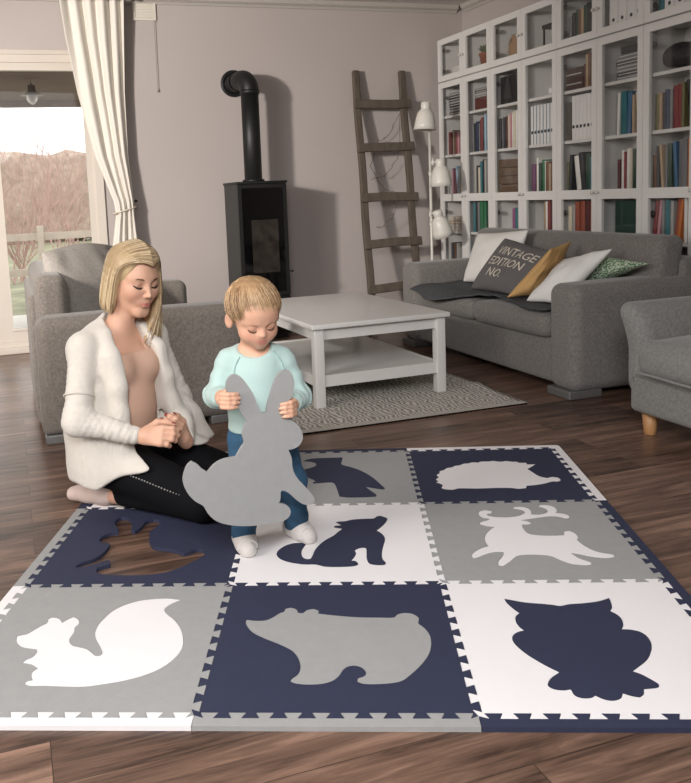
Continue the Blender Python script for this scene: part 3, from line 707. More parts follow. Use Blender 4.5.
def stack(c, s, n, y0, w, cols, what, th=.022):
    z = SH[s]+.0006
    for i in range(n):
        ww = w*br_.uniform(.88, 1); d = .2*br_.uniform(.9, 1); m = MB(); m.box(XF+.07, -ww/2, 0, XF+.034+d, ww/2, th*.96, 0); m.box(XF+.0705, -ww/2+.002, .003, XF+.068+d, ww/2+.0006, th*.96-.003, 1)
        co = cols[i % len(cols)]
        mm = MB(); mm.box(-d/2, -ww/2, 0, d/2, ww/2, th*.96, 0); mm.box(-d/2-.0004, -ww/2+.01, th*.3, -d/2+.001, ww/2-.01, th*.6, 1)
        o = mm.build('magazine', [bmat(co), mat('pale_print', 'b3b0aa', .7)]); o.location = (XF+.034+d/2, COLS[c]-y0-w/2, z)
        z += th
        tag(o, f'{what} lying flat, {ordn[i]} up {SN[s]} behind {ordn[c]} door', 'magazine', f'flat stack {SN[s]} behind the {ordn[c]} door')
# --- top cabinets
case_box(0, 'T', 'box', 'small white box in the first top cabinet beside the room corner', 'box', .18, .15, .09, .12, 'c9c6c0')
def pot(c, label, y0, r0, r1, h, col, cat='plant'):
    t = thing('potted_plant', label, cat, (XF+.105, COLS[c]-y0, SH['T']))
    X = Matrix.Translation((XF+.105, COLS[c]-y0, SH['T']+.0006))
    m = MB(); m.lathe([(0, 0), (r0, 0), (r1, h*.85), (r1+.006, h*.85), (r1+.006, h), (r1-.004, h), (r0*.8, .02), (0, .02)], n=22, xf=X); m.build('pot', mat('terracotta_'+col, col, .85, var=.1), t)
    return t, X
t, X = pot(1, 'green leafy plant in a terracotta pot behind the second top cabinet door', .2, .045, .06, .13, '8d5238')
m = MB(); r = random.Random(2); leaf = mat('dusty_leaf', '5f6b46', .7, var=.2)
for k in range(46):
    a = r.uniform(0, 2*PI); L = r.uniform(.05, .095); e = r.uniform(.1, .85); b = X @ Vector((.02*math.cos(a), .02*math.sin(a), .115)); d = Vector((math.cos(a)*math.sin(e), math.sin(a)*math.sin(e), math.cos(e))); s_ = d.cross(Vector((0, 0, 1))).normalized()*.016
    p1 = b+d*L*.55+Vector((0, 0, .01)); p2 = b+d*L; m.add([b, p1+s_, p2, p1-s_, p1+Vector((0, 0, -.004))], [(0, 1, 4), (1, 2, 4), (2, 3, 4), (3, 0, 4)])
m.build('leaves', leaf, t)
t = thing('vase', 'tan clay jug with a loop handle behind the third top cabinet door', 'vase', (XF+.115, COLS[2]-.20, SH['T']))
X = Matrix.Translation((XF+.115, COLS[2]-.20, SH['T']+.0006)); clay = mat('tan_clay', '94765a', .8, var=.1)
m = MB(); m.lathe([(0, 0), (.055, 0), (.075, .06), (.07, .11), (.045, .155), (.05, .19), (.044, .19), (.036, .15), (0, .12)], n=24, xf=X); m.build('jug', clay, t)
m = MB(); m.tube([X @ Vector(p) for p in ((0, .05, .175), (0, .095, .18), (0, .115, .14), (0, .1, .1), (0, .068, .085))], .009); m.build('handle', clay, t)
t = thing('lantern', 'dark metal table lantern with a red candle behind the fourth top cabinet door', 'lantern', (XF+.10, COLS[3]-.26, SH['T']))
m = MB(); yc = COLS[3]-.26; zb = SH['T']+.0006
m.box(XF+.04, yc-.06, zb, XF+.16, yc+.06, zb+.012)
for a in (XF+.04, XF+.15):
    for b in (yc-.06, yc+.05): m.box(a, b, zb+.012, a+.01, b+.01, zb+.15)
m.box(XF+.035, yc-.065, zb+.15, XF+.165, yc+.065, zb+.175); m.build('cage', black_iron, t)
m = MB(); m.lathe([(0, .013), (.028, .013), (.028, .1), (.004, .102), (0, .115)], n=18, xf=Matrix.Translation((XF+.10, yc, zb))); m.build('candle', mat('red_candle', '8a3b36', .5), t)
books(4, 'T', [('g', 26, 175), ('k', 34, 190), ('dg', 30, 205), ('br', 22, 200), ('tn', 26, 205), ('dg', 34, 215), ('k', 40, 225)], .05)
binders(5, 'T', 4, .04, .075, .29, 'hole', what='white lever file with round finger hole')
books(6, 'T', [('te', 45, 260)], .04)
binders(6, 'T', 3, .09, .075, .29, 'hole', what='white lever file with round finger hole')
# --- shelf A
stack(0, 'A', 8, .12, .24, ['k', 'g', 'k'], 'dark magazine')
case_box(1, 'A', 'box', 'dark red storage box on the upper shelf behind the second door', 'box', .12, .18, .09, .18, '5c2e28')
stack_z = SH['A']; SH['A'] += .0905
stack(1, 'A', 4, .12, .18, ['g', 'lg', 'k'], 'grey magazine on the red box,', .018)
SH['A'] = stack_z
books(1, 'A', [('br', 22, 220)], .30)
case_box(2, 'A', 'storage_box', 'black lidded storage box on the upper shelf behind the third door', 'box', .08, .27, .2, .18, '1d1d1e')
t = thing('cup', 'small white cup on the upper shelf behind the fourth door', 'cup', (XF+.085, COLS[3]-.25, SH['A']))
m = MB(); m.lathe([(0, 0), (.03, 0), (.036, .05), (.033, .05), (.027, .005), (0, .005)], n=18, xf=Matrix.Translation((XF+.085, COLS[3]-.25, SH['A']+.0006))); m.build('bowl', white_lacq, t)
m = MB(); m.tube([(XF+.085, COLS[3]-.294, SH['A']+.04), (XF+.085, COLS[3]-.312, SH['A']+.03), (XF+.085, COLS[3]-.292, SH['A']+.015)], .004, n=6); m.build('handle', white_lacq, t)
case_box(3, 'A', 'box', 'taupe card box on the upper shelf right of the white cup', 'box', .31, .065, .15, .15, '6d6259')
case_box(4, 'A', 'box', 'brown patterned box on the upper shelf behind the fifth door', 'box', .05, .17, .14, .18, '4a3733', 2)
books(4, 'A', [('dr', 18, 150), ('tn', 24, 205), ('br', 24, 215), ('lg', 24, 225), ('br', 26, 220)], .195)
stack(5, 'A', 7, .13, .22, ['g', 'k', 'g'], 'grey magazine', .021)
case_box(5, 'A', 'box', 'flat black box on top of the grey magazine stack behind the sixth door', 'box', .17, .17, .045, .16, '232325', z=.149)
m = MB(); m.sbox(0, 0, .055, .17, .27, .10, .04, puff=(.01, 0, .02), m=6, warp=lambda q: [q[0], q[1], q[2]+.009*math.sin(q[1]*30)]); o = m.build('fabric_bag', mat('black_sequin_fabric', '2c2a2e', .6, var=.6, vscale=60, bump=.8, bscale=60)); o.location = (XF+.14, COLS[6]-.2, SH['A']+.024); tag(o, 'black glittery fabric pouch on the upper shelf behind the seventh door', 'bag')
# --- shelf B
books(0, 'B', [('r', 26, 190), ('dr', 24, 175, -4), ('br', 20, 200), ('cr', 18, 190), ('br', 22, 185), ('r', 20, 175), ('pk', 22, 180)], .05)
books(1, 'B', [('g', 24, 190), ('k', 26, 225), ('db', 28, 235), ('g', 22, 220), ('dr', 24, 245), ('r', 26, 260), ('k', 24, 250), ('lb', 22, 280)], .04)
books(2, 'B', [('k', 30, 225), ('g', 26, 220), ('k', 30, 230), ('dr', 28, 235), ('cr', 24, 240), ('pk', 20, 250), ('w', 24, 250), ('cr', 22, 260), ('w', 24, 265)], .02)
binders(3, 'B', 8, .03, .037, .27, 'blue')
case_box(4, 'B', 'box', 'narrow dark grey box left of the white files behind the fifth door', 'box', .05, .05, .25, .2, '59564f')
binders(4, 'B', 6, .085, .036, .285, 'label')
books(5, 'B', [('w', 20, 250, -2), ('te', 50, 255), ('bl', 36, 245, -3), ('tn', 16, 225), ('cr', 32, 240, 6)], .11)
books(6, 'B', [('ol', 34, 205), ('tn', 22, 210), ('k', 22, 205), ('db', 34, 220), ('g', 20, 220), ('r', 34, 235), ('r', 32, 240), ('ol', 22, 245), ('k', 30, 255, 7)], .02)
# --- shelf C
books(0, 'C', [('g', 24, 200), ('lg', 22, 215), ('pk', 24, 205), ('pu', 26, 215), ('r', 22, 205), ('lb', 26, 230, 5), ('lg', 24, 215)], .05)
books(1, 'C', [('g', 28, 190), ('lg', 26, 205), ('k', 30, 220), ('cr', 28, 205), ('te', 26, 250), ('k', 32, 265), ('lg', 24, 260)], .03)
t = thing('wooden_crate', 'brown wooden crate filling the middle shelf behind the third door', 'crate', (XF+.18, COLS[2]-.2, SH['C']))
cr_m = mat('brown_crate_wood', '5f4a39', .8, var=.2, vscale=5, stretch=(1, 6, 6))
for k in range(4):
    m = MB(); m.box(XF+.034, COLS[2]-.36, SH['C']+.002+k*.062, XF+.048, COLS[2]-.05, SH['C']+.06+k*.062, bev=.003); m.build('slat', cr_m, t)
m = MB(); m.box(XF+.048, COLS[2]-.35, SH['C']+.001, XF+.27, COLS[2]-.34, SH['C']+.25); m.box(XF+.048, COLS[2]-.07, SH['C']+.001, XF+.27, COLS[2]-.06, SH['C']+.25); m.box(XF+.26, COLS[2]-.34, SH['C']+.001, XF+.27, COLS[2]-.07, SH['C']+.25); m.box(XF+.05, COLS[2]-.339, SH['C']+.001, XF+.259, COLS[2]-.071, SH['C']+.012); m.build('crate_sides', cr_m, t)
books(3, 'C', [('pu', 40, 195), ('dr', 22, 180), ('w', 20, 235), ('dg', 30, 200), ('gr', 34, 220), ('w', 14, 210), ('br', 36, 205), ('tn', 20, 190), ('dr', 32, 205)], .03)
books(4, 'C', [('ol', 22, 190), ('k', 30, 235, -4), ('w', 46, 225, 8), ('k', 44, 245, 8), ('dg', 40, 235), ('te', 30, 215), ('k', 40, 240)], .02)
books(5, 'C', [('dr', 20, 180), ('w', 32, 235), ('r', 16, 225), ('w', 30, 240), ('cr', 18, 245), ('dg', 54, 235)], .12)
books(6, 'C', [('br', 30, 190), ('k', 18, 240), ('tn', 20, 245, 5), ('g', 24, 240), ('dg', 34, 250), ('bl', 26, 255, 4), ('g', 60, 265), ('or_', 20, 270), ('cr', 14, 260)], .01)
# --- shelf D
stack(0, 'D', 4, .08, .25, ['cr', 'lg', 'tn'], 'beige magazine', .03)
books(1, 'D', [('te', 34, 235), ('k', 40, 245), ('g', 26, 240), ('gr', 44, 250), ('gr', 40, 245), ('dg', 36, 240)], .03)
books(2, 'D', [('mg', 30, 190), ('te', 60, 195)], .18)
books(3, 'D', [('tn', 26, 235), ('w', 20, 240), ('r', 30, 245), ('dr', 42, 250), ('br', 40, 240)], .17)
books(4, 'D', [('cr', 40, 205), ('lg', 44, 215), ('rb', 44, 235), ('rb', 46, 240), ('dr', 46, 240), ('rb', 44, 238)], .03)
case_box(5, 'D', 'storage_box', 'wide dark green box file below the rail behind the sixth door', 'box', .13, .22, .24, .18, '1f3b33')
books(6, 'D', [('r', 22, 235, -7), ('pk', 24, 240, -7), ('g', 22, 235), ('te', 36, 240), ('lg', 24, 235), ('rb', 22, 245, -7), ('or_', 22, 250, -7), ('w', 26, 250), ('k', 24, 240)], .01)
# --- shelf E, seen only at the far end
books(0, 'E', [('g', 30, 230), ('k', 34, 235), ('br', 30, 225), ('lg', 28, 230)], .05)
books(1, 'E', [('k', 34, 240), ('g', 36, 235), ('db', 34, 240), ('k', 36, 230)], .05)
OUT = {
'squirrel': [(0.153,0.499),(0.141,0.538),(0.156,0.546),(0.18,0.558),(0.201,0.597),(0.218,0.626),(0.232,0.646),(0.227,0.684),(0.244,0.695),(0.275,0.683),(0.301,0.649),(0.316,0.675),(0.336,0.699),(0.365,0.675),(0.378,0.64),(0.37,0.609),(0.38,0.572),(0.378,0.509),(0.406,0.464),(0.436,0.451),(0.478,0.433),(0.515,0.397),(0.531,0.384),(0.548,0.387),(0.55,0.41),(0.526,0.458),(0.495,0.509),(0.474,0.561),(0.469,0.626),(0.48,0.685),(0.5,0.75),(0.54,0.804),(0.593,0.84),(0.652,0.857),(0.725,0.863),(0.789,0.849),(0.763,0.824),(0.74,0.791),(0.733,0.759),(0.753,0.72),(0.8,0.662),(0.843,0.583),(0.868,0.499),(0.873,0.428),(0.854,0.36),(0.816,0.296),(0.759,0.247),(0.687,0.211),(0.613,0.188),(0.546,0.173),(0.463,0.174),(0.391,0.179),(0.335,0.178),(0.308,0.191),(0.309,0.206),(0.331,0.215),(0.314,0.243),(0.309,0.268),(0.321,0.297),(0.285,0.324),(0.245,0.336),(0.251,0.356),(0.269,0.375),(0.274,0.408),(0.266,0.436),(0.224,0.445),(0.187,0.46)],
'bear': [(0.113,0.648),(0.117,0.666),(0.151,0.658),(0.194,0.659),(0.225,0.681),(0.257,0.723),(0.273,0.733),(0.278,0.761),(0.303,0.771),(0.328,0.754),(0.337,0.724),(0.358,0.72),(0.376,0.748),(0.405,0.758),(0.428,0.741),(0.425,0.717),(0.488,0.701),(0.592,0.683),(0.682,0.679),(0.75,0.678),(0.769,0.704),(0.802,0.717),(0.837,0.706),(0.859,0.671),(0.852,0.63),(0.875,0.587),(0.891,0.526),(0.887,0.455),(0.87,0.388),(0.835,0.319),(0.794,0.259),(0.754,0.212),(0.715,0.196),(0.658,0.189),(0.608,0.191),(0.584,0.206),(0.588,0.226),(0.611,0.239),(0.619,0.263),(0.607,0.294),(0.581,0.311),(0.554,0.307),(0.532,0.284),(0.516,0.243),(0.491,0.21),(0.452,0.191),(0.401,0.186),(0.355,0.193),(0.333,0.206),(0.337,0.222),(0.358,0.251),(0.366,0.294),(0.359,0.348),(0.342,0.395),(0.318,0.429),(0.267,0.472),(0.206,0.515),(0.157,0.557),(0.128,0.603)],
'owl': [(0.251,0.838),(0.284,0.824),(0.336,0.803),(0.399,0.791),(0.448,0.78),(0.479,0.77),(0.52,0.785),(0.577,0.792),(0.636,0.804),(0.674,0.819),(0.706,0.838),(0.704,0.808),(0.693,0.754),(0.675,0.723),(0.693,0.696),(0.701,0.659),(0.692,0.608),(0.674,0.573),(0.706,0.57),(0.74,0.553),(0.756,0.514),(0.75,0.453),(0.722,0.391),(0.685,0.336),(0.615,0.271),(0.639,0.252),(0.66,0.222),(0.677,0.193),(0.676,0.178),(0.662,0.164),(0.614,0.156),(0.603,0.126),(0.583,0.107),(0.559,0.114),(0.531,0.131),(0.515,0.101),(0.484,0.087),(0.455,0.095),(0.431,0.118),(0.413,0.104),(0.382,0.102),(0.36,0.118),(0.356,0.155),(0.328,0.149),(0.298,0.155),(0.281,0.175),(0.286,0.199),(0.307,0.231),(0.343,0.264),(0.313,0.297),(0.277,0.345),(0.246,0.395),(0.223,0.452),(0.217,0.493),(0.226,0.528),(0.25,0.555),(0.278,0.567),(0.265,0.598),(0.261,0.64),(0.269,0.682),(0.29,0.71),(0.274,0.742),(0.256,0.795)],
'hole': [(0.179,0.21),(0.201,0.25),(0.25,0.299),(0.28,0.368),(0.288,0.459),(0.274,0.491),(0.237,0.5),(0.215,0.527),(0.213,0.581),(0.247,0.627),(0.288,0.644),(0.271,0.693),(0.238,0.753),(0.23,0.813),(0.245,0.85),(0.28,0.855),(0.317,0.809),(0.344,0.734),(0.352,0.67),(0.379,0.647),(0.402,0.703),(0.41,0.785),(0.445,0.821),(0.483,0.803),(0.5,0.752),(0.484,0.694),(0.468,0.644),(0.474,0.589),(0.494,0.508),(0.53,0.442),(0.578,0.423),(0.65,0.398),(0.712,0.352),(0.74,0.373),(0.769,0.401),(0.807,0.397),(0.823,0.352),(0.817,0.31),(0.787,0.27),(0.758,0.229),(0.717,0.18),(0.664,0.135),(0.597,0.113),(0.514,0.105),(0.431,0.107),(0.366,0.115),(0.327,0.127),(0.307,0.155),(0.304,0.188),(0.328,0.213),(0.355,0.233),(0.346,0.269),(0.326,0.276),(0.278,0.243),(0.233,0.21),(0.195,0.197)],
'fox': [(0.197,0.337),(0.206,0.381),(0.232,0.426),(0.265,0.454),(0.293,0.463),(0.342,0.462),(0.341,0.434),(0.325,0.365),(0.328,0.31),(0.341,0.277),(0.36,0.265),(0.375,0.271),(0.383,0.309),(0.394,0.375),(0.417,0.443),(0.45,0.502),(0.489,0.554),(0.513,0.602),(0.535,0.64),(0.489,0.661),(0.493,0.683),(0.53,0.689),(0.499,0.733),(0.517,0.744),(0.554,0.748),(0.591,0.768),(0.653,0.777),(0.711,0.781),(0.729,0.808),(0.75,0.82),(0.772,0.8),(0.789,0.773),(0.771,0.705),(0.742,0.646),(0.722,0.611),(0.74,0.585),(0.756,0.541),(0.76,0.491),(0.746,0.409),(0.734,0.321),(0.735,0.256),(0.749,0.214),(0.741,0.189),(0.71,0.187),(0.676,0.197),(0.661,0.225),(0.656,0.289),(0.659,0.367),(0.653,0.391),(0.625,0.388),(0.598,0.362),(0.604,0.324),(0.594,0.28),(0.579,0.243),(0.599,0.238),(0.612,0.209),(0.604,0.186),(0.565,0.174),(0.502,0.172),(0.447,0.177),(0.401,0.202),(0.345,0.204),(0.279,0.225),(0.23,0.259),(0.205,0.298)],
'deer': [(0.276,0.425),(0.277,0.482),(0.296,0.546),(0.332,0.606),(0.358,0.638),(0.32,0.648),(0.284,0.677),(0.294,0.703),(0.333,0.728),(0.352,0.752),(0.315,0.768),(0.302,0.814),(0.313,0.857),(0.345,0.877),(0.381,0.86),(0.374,0.832),(0.346,0.821),(0.35,0.793),(0.385,0.775),(0.441,0.767),(0.5,0.778),(0.544,0.809),(0.562,0.841),(0.547,0.873),(0.507,0.894),(0.516,0.917),(0.555,0.919),(0.589,0.894),(0.598,0.847),(0.587,0.806),(0.625,0.798),(0.667,0.815),(0.69,0.848),(0.684,0.889),(0.655,0.919),(0.67,0.94),(0.708,0.937),(0.739,0.906),(0.742,0.858),(0.724,0.818),(0.76,0.809),(0.784,0.782),(0.781,0.752),(0.761,0.737),(0.729,0.764),(0.682,0.774),(0.616,0.758),(0.562,0.741),(0.511,0.724),(0.542,0.71),(0.561,0.683),(0.539,0.665),(0.506,0.666),(0.503,0.606),(0.513,0.545),(0.551,0.522),(0.621,0.512),(0.692,0.516),(0.704,0.563),(0.73,0.571),(0.752,0.542),(0.756,0.489),(0.741,0.454),(0.761,0.373),(0.8,0.309),(0.865,0.275),(0.864,0.251),(0.816,0.239),(0.752,0.257),(0.704,0.286),(0.667,0.3),(0.69,0.239),(0.729,0.196),(0.731,0.175),(0.704,0.164),(0.641,0.177),(0.597,0.222),(0.558,0.272),(0.487,0.287),(0.424,0.285),(0.39,0.266),(0.35,0.211),(0.308,0.163),(0.29,0.171),(0.297,0.213),(0.329,0.272),(0.344,0.321),(0.299,0.323),(0.249,0.299),(0.201,0.26),(0.181,0.255),(0.18,0.286),(0.199,0.323),(0.242,0.369),(0.281,0.391)],
'bird': [(0.271,0.808),(0.289,0.841),(0.327,0.867),(0.4,0.877),(0.477,0.879),(0.544,0.881),(0.538,0.806),(0.533,0.745),(0.553,0.71),(0.594,0.676),(0.646,0.62),(0.696,0.542),(0.742,0.443),(0.78,0.326),(0.802,0.258),(0.793,0.236),(0.745,0.255),(0.686,0.285),(0.711,0.228),(0.745,0.149),(0.738,0.116),(0.695,0.111),(0.629,0.108),(0.573,0.11),(0.522,0.128),(0.514,0.197),(0.501,0.296),(0.487,0.363),(0.462,0.38),(0.407,0.372),(0.355,0.362),(0.351,0.389),(0.369,0.402),(0.353,0.434),(0.318,0.479),(0.284,0.553),(0.271,0.604),(0.286,0.641),(0.327,0.671),(0.359,0.709),(0.364,0.755),(0.335,0.79),(0.301,0.806)],
'hedgehog': [(0.138,0.38),(0.131,0.403),(0.153,0.439),(0.145,0.485),(0.168,0.514),(0.172,0.552),(0.204,0.578),(0.227,0.613),(0.263,0.628),(0.288,0.658),(0.315,0.663),(0.347,0.695),(0.381,0.701),(0.41,0.72),(0.449,0.712),(0.466,0.732),(0.519,0.732),(0.55,0.742),(0.593,0.722),(0.635,0.735),(0.672,0.716),(0.698,0.717),(0.712,0.692),(0.757,0.689),(0.754,0.656),(0.807,0.656),(0.77,0.607),(0.737,0.569),(0.754,0.505),(0.778,0.426),(0.818,0.388),(0.853,0.407),(0.886,0.394),(0.892,0.352),(0.869,0.325),(0.832,0.326),(0.781,0.294),(0.715,0.269),(0.663,0.259),(0.651,0.22),(0.603,0.209),(0.565,0.226),(0.475,0.232),(0.363,0.226),(0.254,0.235),(0.214,0.213),(0.166,0.223),(0.147,0.251),(0.161,0.293),(0.143,0.329),(0.126,0.344),(0.141,0.365)],
'rabbit': [(0.56,0.601),(0.574,0.602),(0.589,0.592),(0.604,0.571),(0.619,0.545),(0.63,0.515),(0.642,0.485),(0.657,0.483),(0.663,0.511),(0.674,0.542),(0.685,0.569),(0.699,0.591),(0.719,0.6),(0.735,0.592),(0.744,0.568),(0.743,0.543),(0.731,0.516),(0.714,0.492),(0.697,0.475),(0.709,0.463),(0.729,0.452),(0.748,0.437),(0.76,0.416),(0.764,0.396),(0.755,0.377),(0.738,0.367),(0.718,0.365),(0.727,0.339),(0.729,0.306),(0.741,0.278),(0.767,0.245),(0.789,0.215),(0.792,0.198),(0.781,0.191),(0.758,0.195),(0.735,0.213),(0.713,0.237),(0.696,0.247),(0.689,0.244),(0.687,0.221),(0.681,0.21),(0.698,0.205),(0.712,0.194),(0.717,0.177),(0.708,0.162),(0.686,0.154),(0.649,0.154),(0.603,0.156),(0.558,0.163),(0.517,0.176),(0.49,0.192),(0.472,0.214),(0.459,0.239),(0.437,0.256),(0.417,0.283),(0.407,0.316),(0.411,0.34),(0.421,0.361),(0.434,0.371),(0.449,0.361),(0.463,0.345),(0.477,0.334),(0.498,0.353),(0.521,0.363),(0.546,0.366),(0.562,0.366),(0.569,0.377),(0.579,0.392),(0.588,0.405),(0.583,0.426),(0.587,0.445),(0.598,0.465),(0.588,0.482),(0.573,0.509),(0.555,0.537),(0.544,0.563),(0.547,0.587)],
}
# ------------------------------------------------------------------ puzzle mat
MS, MX, MY, MA = 0.59342, -0.25675, 1.84780, -.3864
MC, MSN = math.cos(MA), math.sin(MA)
MT = .012
def mp(u, v, z): return (MX + MS*(u*MC - v*MSN), MY + MS*(u*MSN + v*MC), z)
def teeth(a, b, nx, ny, n=10, h=.0155, flip=False):
    """dovetail edge from a to b (tile units), normal (nx, ny)"""
    P = [a]; dx, dy = b[0]-a[0], b[1]-a[1]; e = .072/n
    seq = []
    for k in range(n):
        seq += [((k+.28)/n + e, -h), ((k+.28)/n - e, h), ((k+.78)/n + e, h), ((k+.78)/n - e, -h)]
    for t_, q in seq: P.append((a[0]+dx*t_+nx*q, a[1]+dy*t_+ny*q))
    P.append(b); return P
def tile_outline(i, j):
    bot = teeth((i, j), (i+1, j), 0, 1); rig = teeth((i+1, j), (i+1, j+1), 1, 0); top = teeth((i, j+1), (i+1, j+1), 0, 1); lef = teeth((i, j), (i, j+1), 1, 0)
    return bot[:-1] + rig[:-1] + top[::-1][:-1] + lef[::-1][:-1]
def inset(P, d):
    """move an outline inwards by d"""
    n = len(P); ar = sum(P[i][0]*P[(i+1) % n][1]-P[(i+1) % n][0]*P[i][1] for i in range(n)); s_ = 1 if ar > 0 else -1; out = []
    for i in range(n):
        a, b, c = P[i-1], P[i], P[(i+1) % n]
        n1 = Vector((-(b[1]-a[1]), b[0]-a[0])).normalized()*s_; n2 = Vector((-(c[1]-b[1]), c[0]-b[0])).normalized()*s_
        k = (n1+n2); L = k.length
        k = k/L if L > .3 else n1
        f = min(1.6, 1/max(.4, k.dot(n1)))
        out.append((b[0]+k.x*d*f, b[1]+k.y*d*f))
    return out
FO = dict(n=navy_f, g=grey_f, w=white_f)
FN = dict(n='navy', g='grey', w='white')
TILES = [(0,0,'g','squirrel','w'), (1,0,'n','bear','g'), (2,0,'w','owl','n'), (0,1,'n','hole',None), (1,1,'w','fox','n'), (2,1,'g','deer','w'), (0,2,'w',None,None), (1,2,'g','bird','n'), (2,2,'n','hedgehog','w')]
WHERE = {(0,0): 'at the front left corner of the mat', (1,0): 'in the middle of the front row', (2,0): 'at the front right corner of the mat', (0,1): 'by the woman', (1,1): 'at the mat centre under the toddler', (2,1): 'in the middle row at the right', (0,2): 'under the kneeling woman at the back left', (1,2): 'in the back row behind the toddler', (2,2): 'at the back right corner of the mat'}
for (i, j, c, an, ic) in TILES:
    out = inset(tile_outline(i, j), .0012); holes = []
    if an:
        ol = catmull(OUT[an], 3); ol = [(a+i, b+j) for a, b in ol]; holes = [inset(ol, -.0008)]
    m = MB(); m.prism(out, 0.0004, MT, holes, fn=mp)
    o = m.build('foam_tile', FO[c], None, mp(i+.5, j+.5, 0))
    lab = FN[c] + ' foam puzzle tile ' + ('with an empty rabbit hole ' if an == 'hole' else ('framing the %s shape ' % an if an else '')) + WHERE[(i, j)]
    tag(o, lab, 'play mat tile', 'interlocking foam puzzle tiles')
    if ic:
        m = MB(); m.prism(inset(ol, .0008), 0.0004, MT, fn=mp)
        o = m.build('foam_' + an, FO[ic], None, mp(i+.5, j+.5, 0)); tag(o, '%s foam %s silhouette set in the %s tile' % (FN[ic], an, FN[c]), 'foam shape', 'foam animal shapes in the mat')
W_ = .062
def strip(P, c, label):
    m = MB(); m.prism(inset(P, .0012), 0.0004, MT, fn=mp)
    cx = sum(p[0] for p in P)/len(P); cy = sum(p[1] for p in P)/len(P)
    o = m.build('foam_edge_strip', FO[c], None, mp(cx, cy, 0)); tag(o, label, 'mat edge strip', 'straight edge strips of the puzzle mat')
for i, c in enumerate('wgn'):
    e = teeth((i, 0), (i+1, 0), 0, 1); l, r = (i-W_ if i == 0 else i), (i+1+W_ if i == 2 else i+1)
    strip([(l, -W_), (r, -W_)] + ([(r, 0)] if i == 2 else []) + e[::-1] + ([(l, 0)] if i == 0 else []), c, FN[c]+' foam edge strip along the front of the mat before the %s tile' % ('squirrel', 'bear', 'owl')[i])
for i, c in enumerate('wnw'):
    e = teeth((i, 3), (i+1, 3), 0, 1); l, r = (i-W_ if i == 0 else i), (i+1+W_ if i == 2 else i+1)
    corner = [(3+W_, 3), (3+W_, 3+W_*.55), (3+W_*.9, 3+W_*.85), (3+W_*.6, 3+W_)] if i == 2 else [(r, 3+W_)]
    strip(([(l, 3)] if i == 0 else []) + e + corner + [(l, 3+W_)], c, FN[c]+' foam edge strip along the back of the mat %s' % ('behind the woman', 'behind the bird tile', 'behind the hedgehog tile')[i])
for j, c in enumerate('wgn'):
    e = teeth((0, j), (0, j+1), 1, 0); strip(e + [(-W_, j+1), (-W_, j)], c, FN[c]+' foam edge strip on the left of the mat beside the %s tile' % ('squirrel', 'rabbit-hole', 'woman\'s')[j])
for j, c in enumerate('nnw'):
    e = teeth((3, j), (3, j+1), 1, 0); strip([(3+W_, j), (3+W_, j+1)] + e[::-1], c, FN[c]+' foam edge strip on the right of the mat beside the %s tile' % ('owl', 'deer', 'hedgehog')[j])
RAB = catmull(OUT['rabbit'], 3)
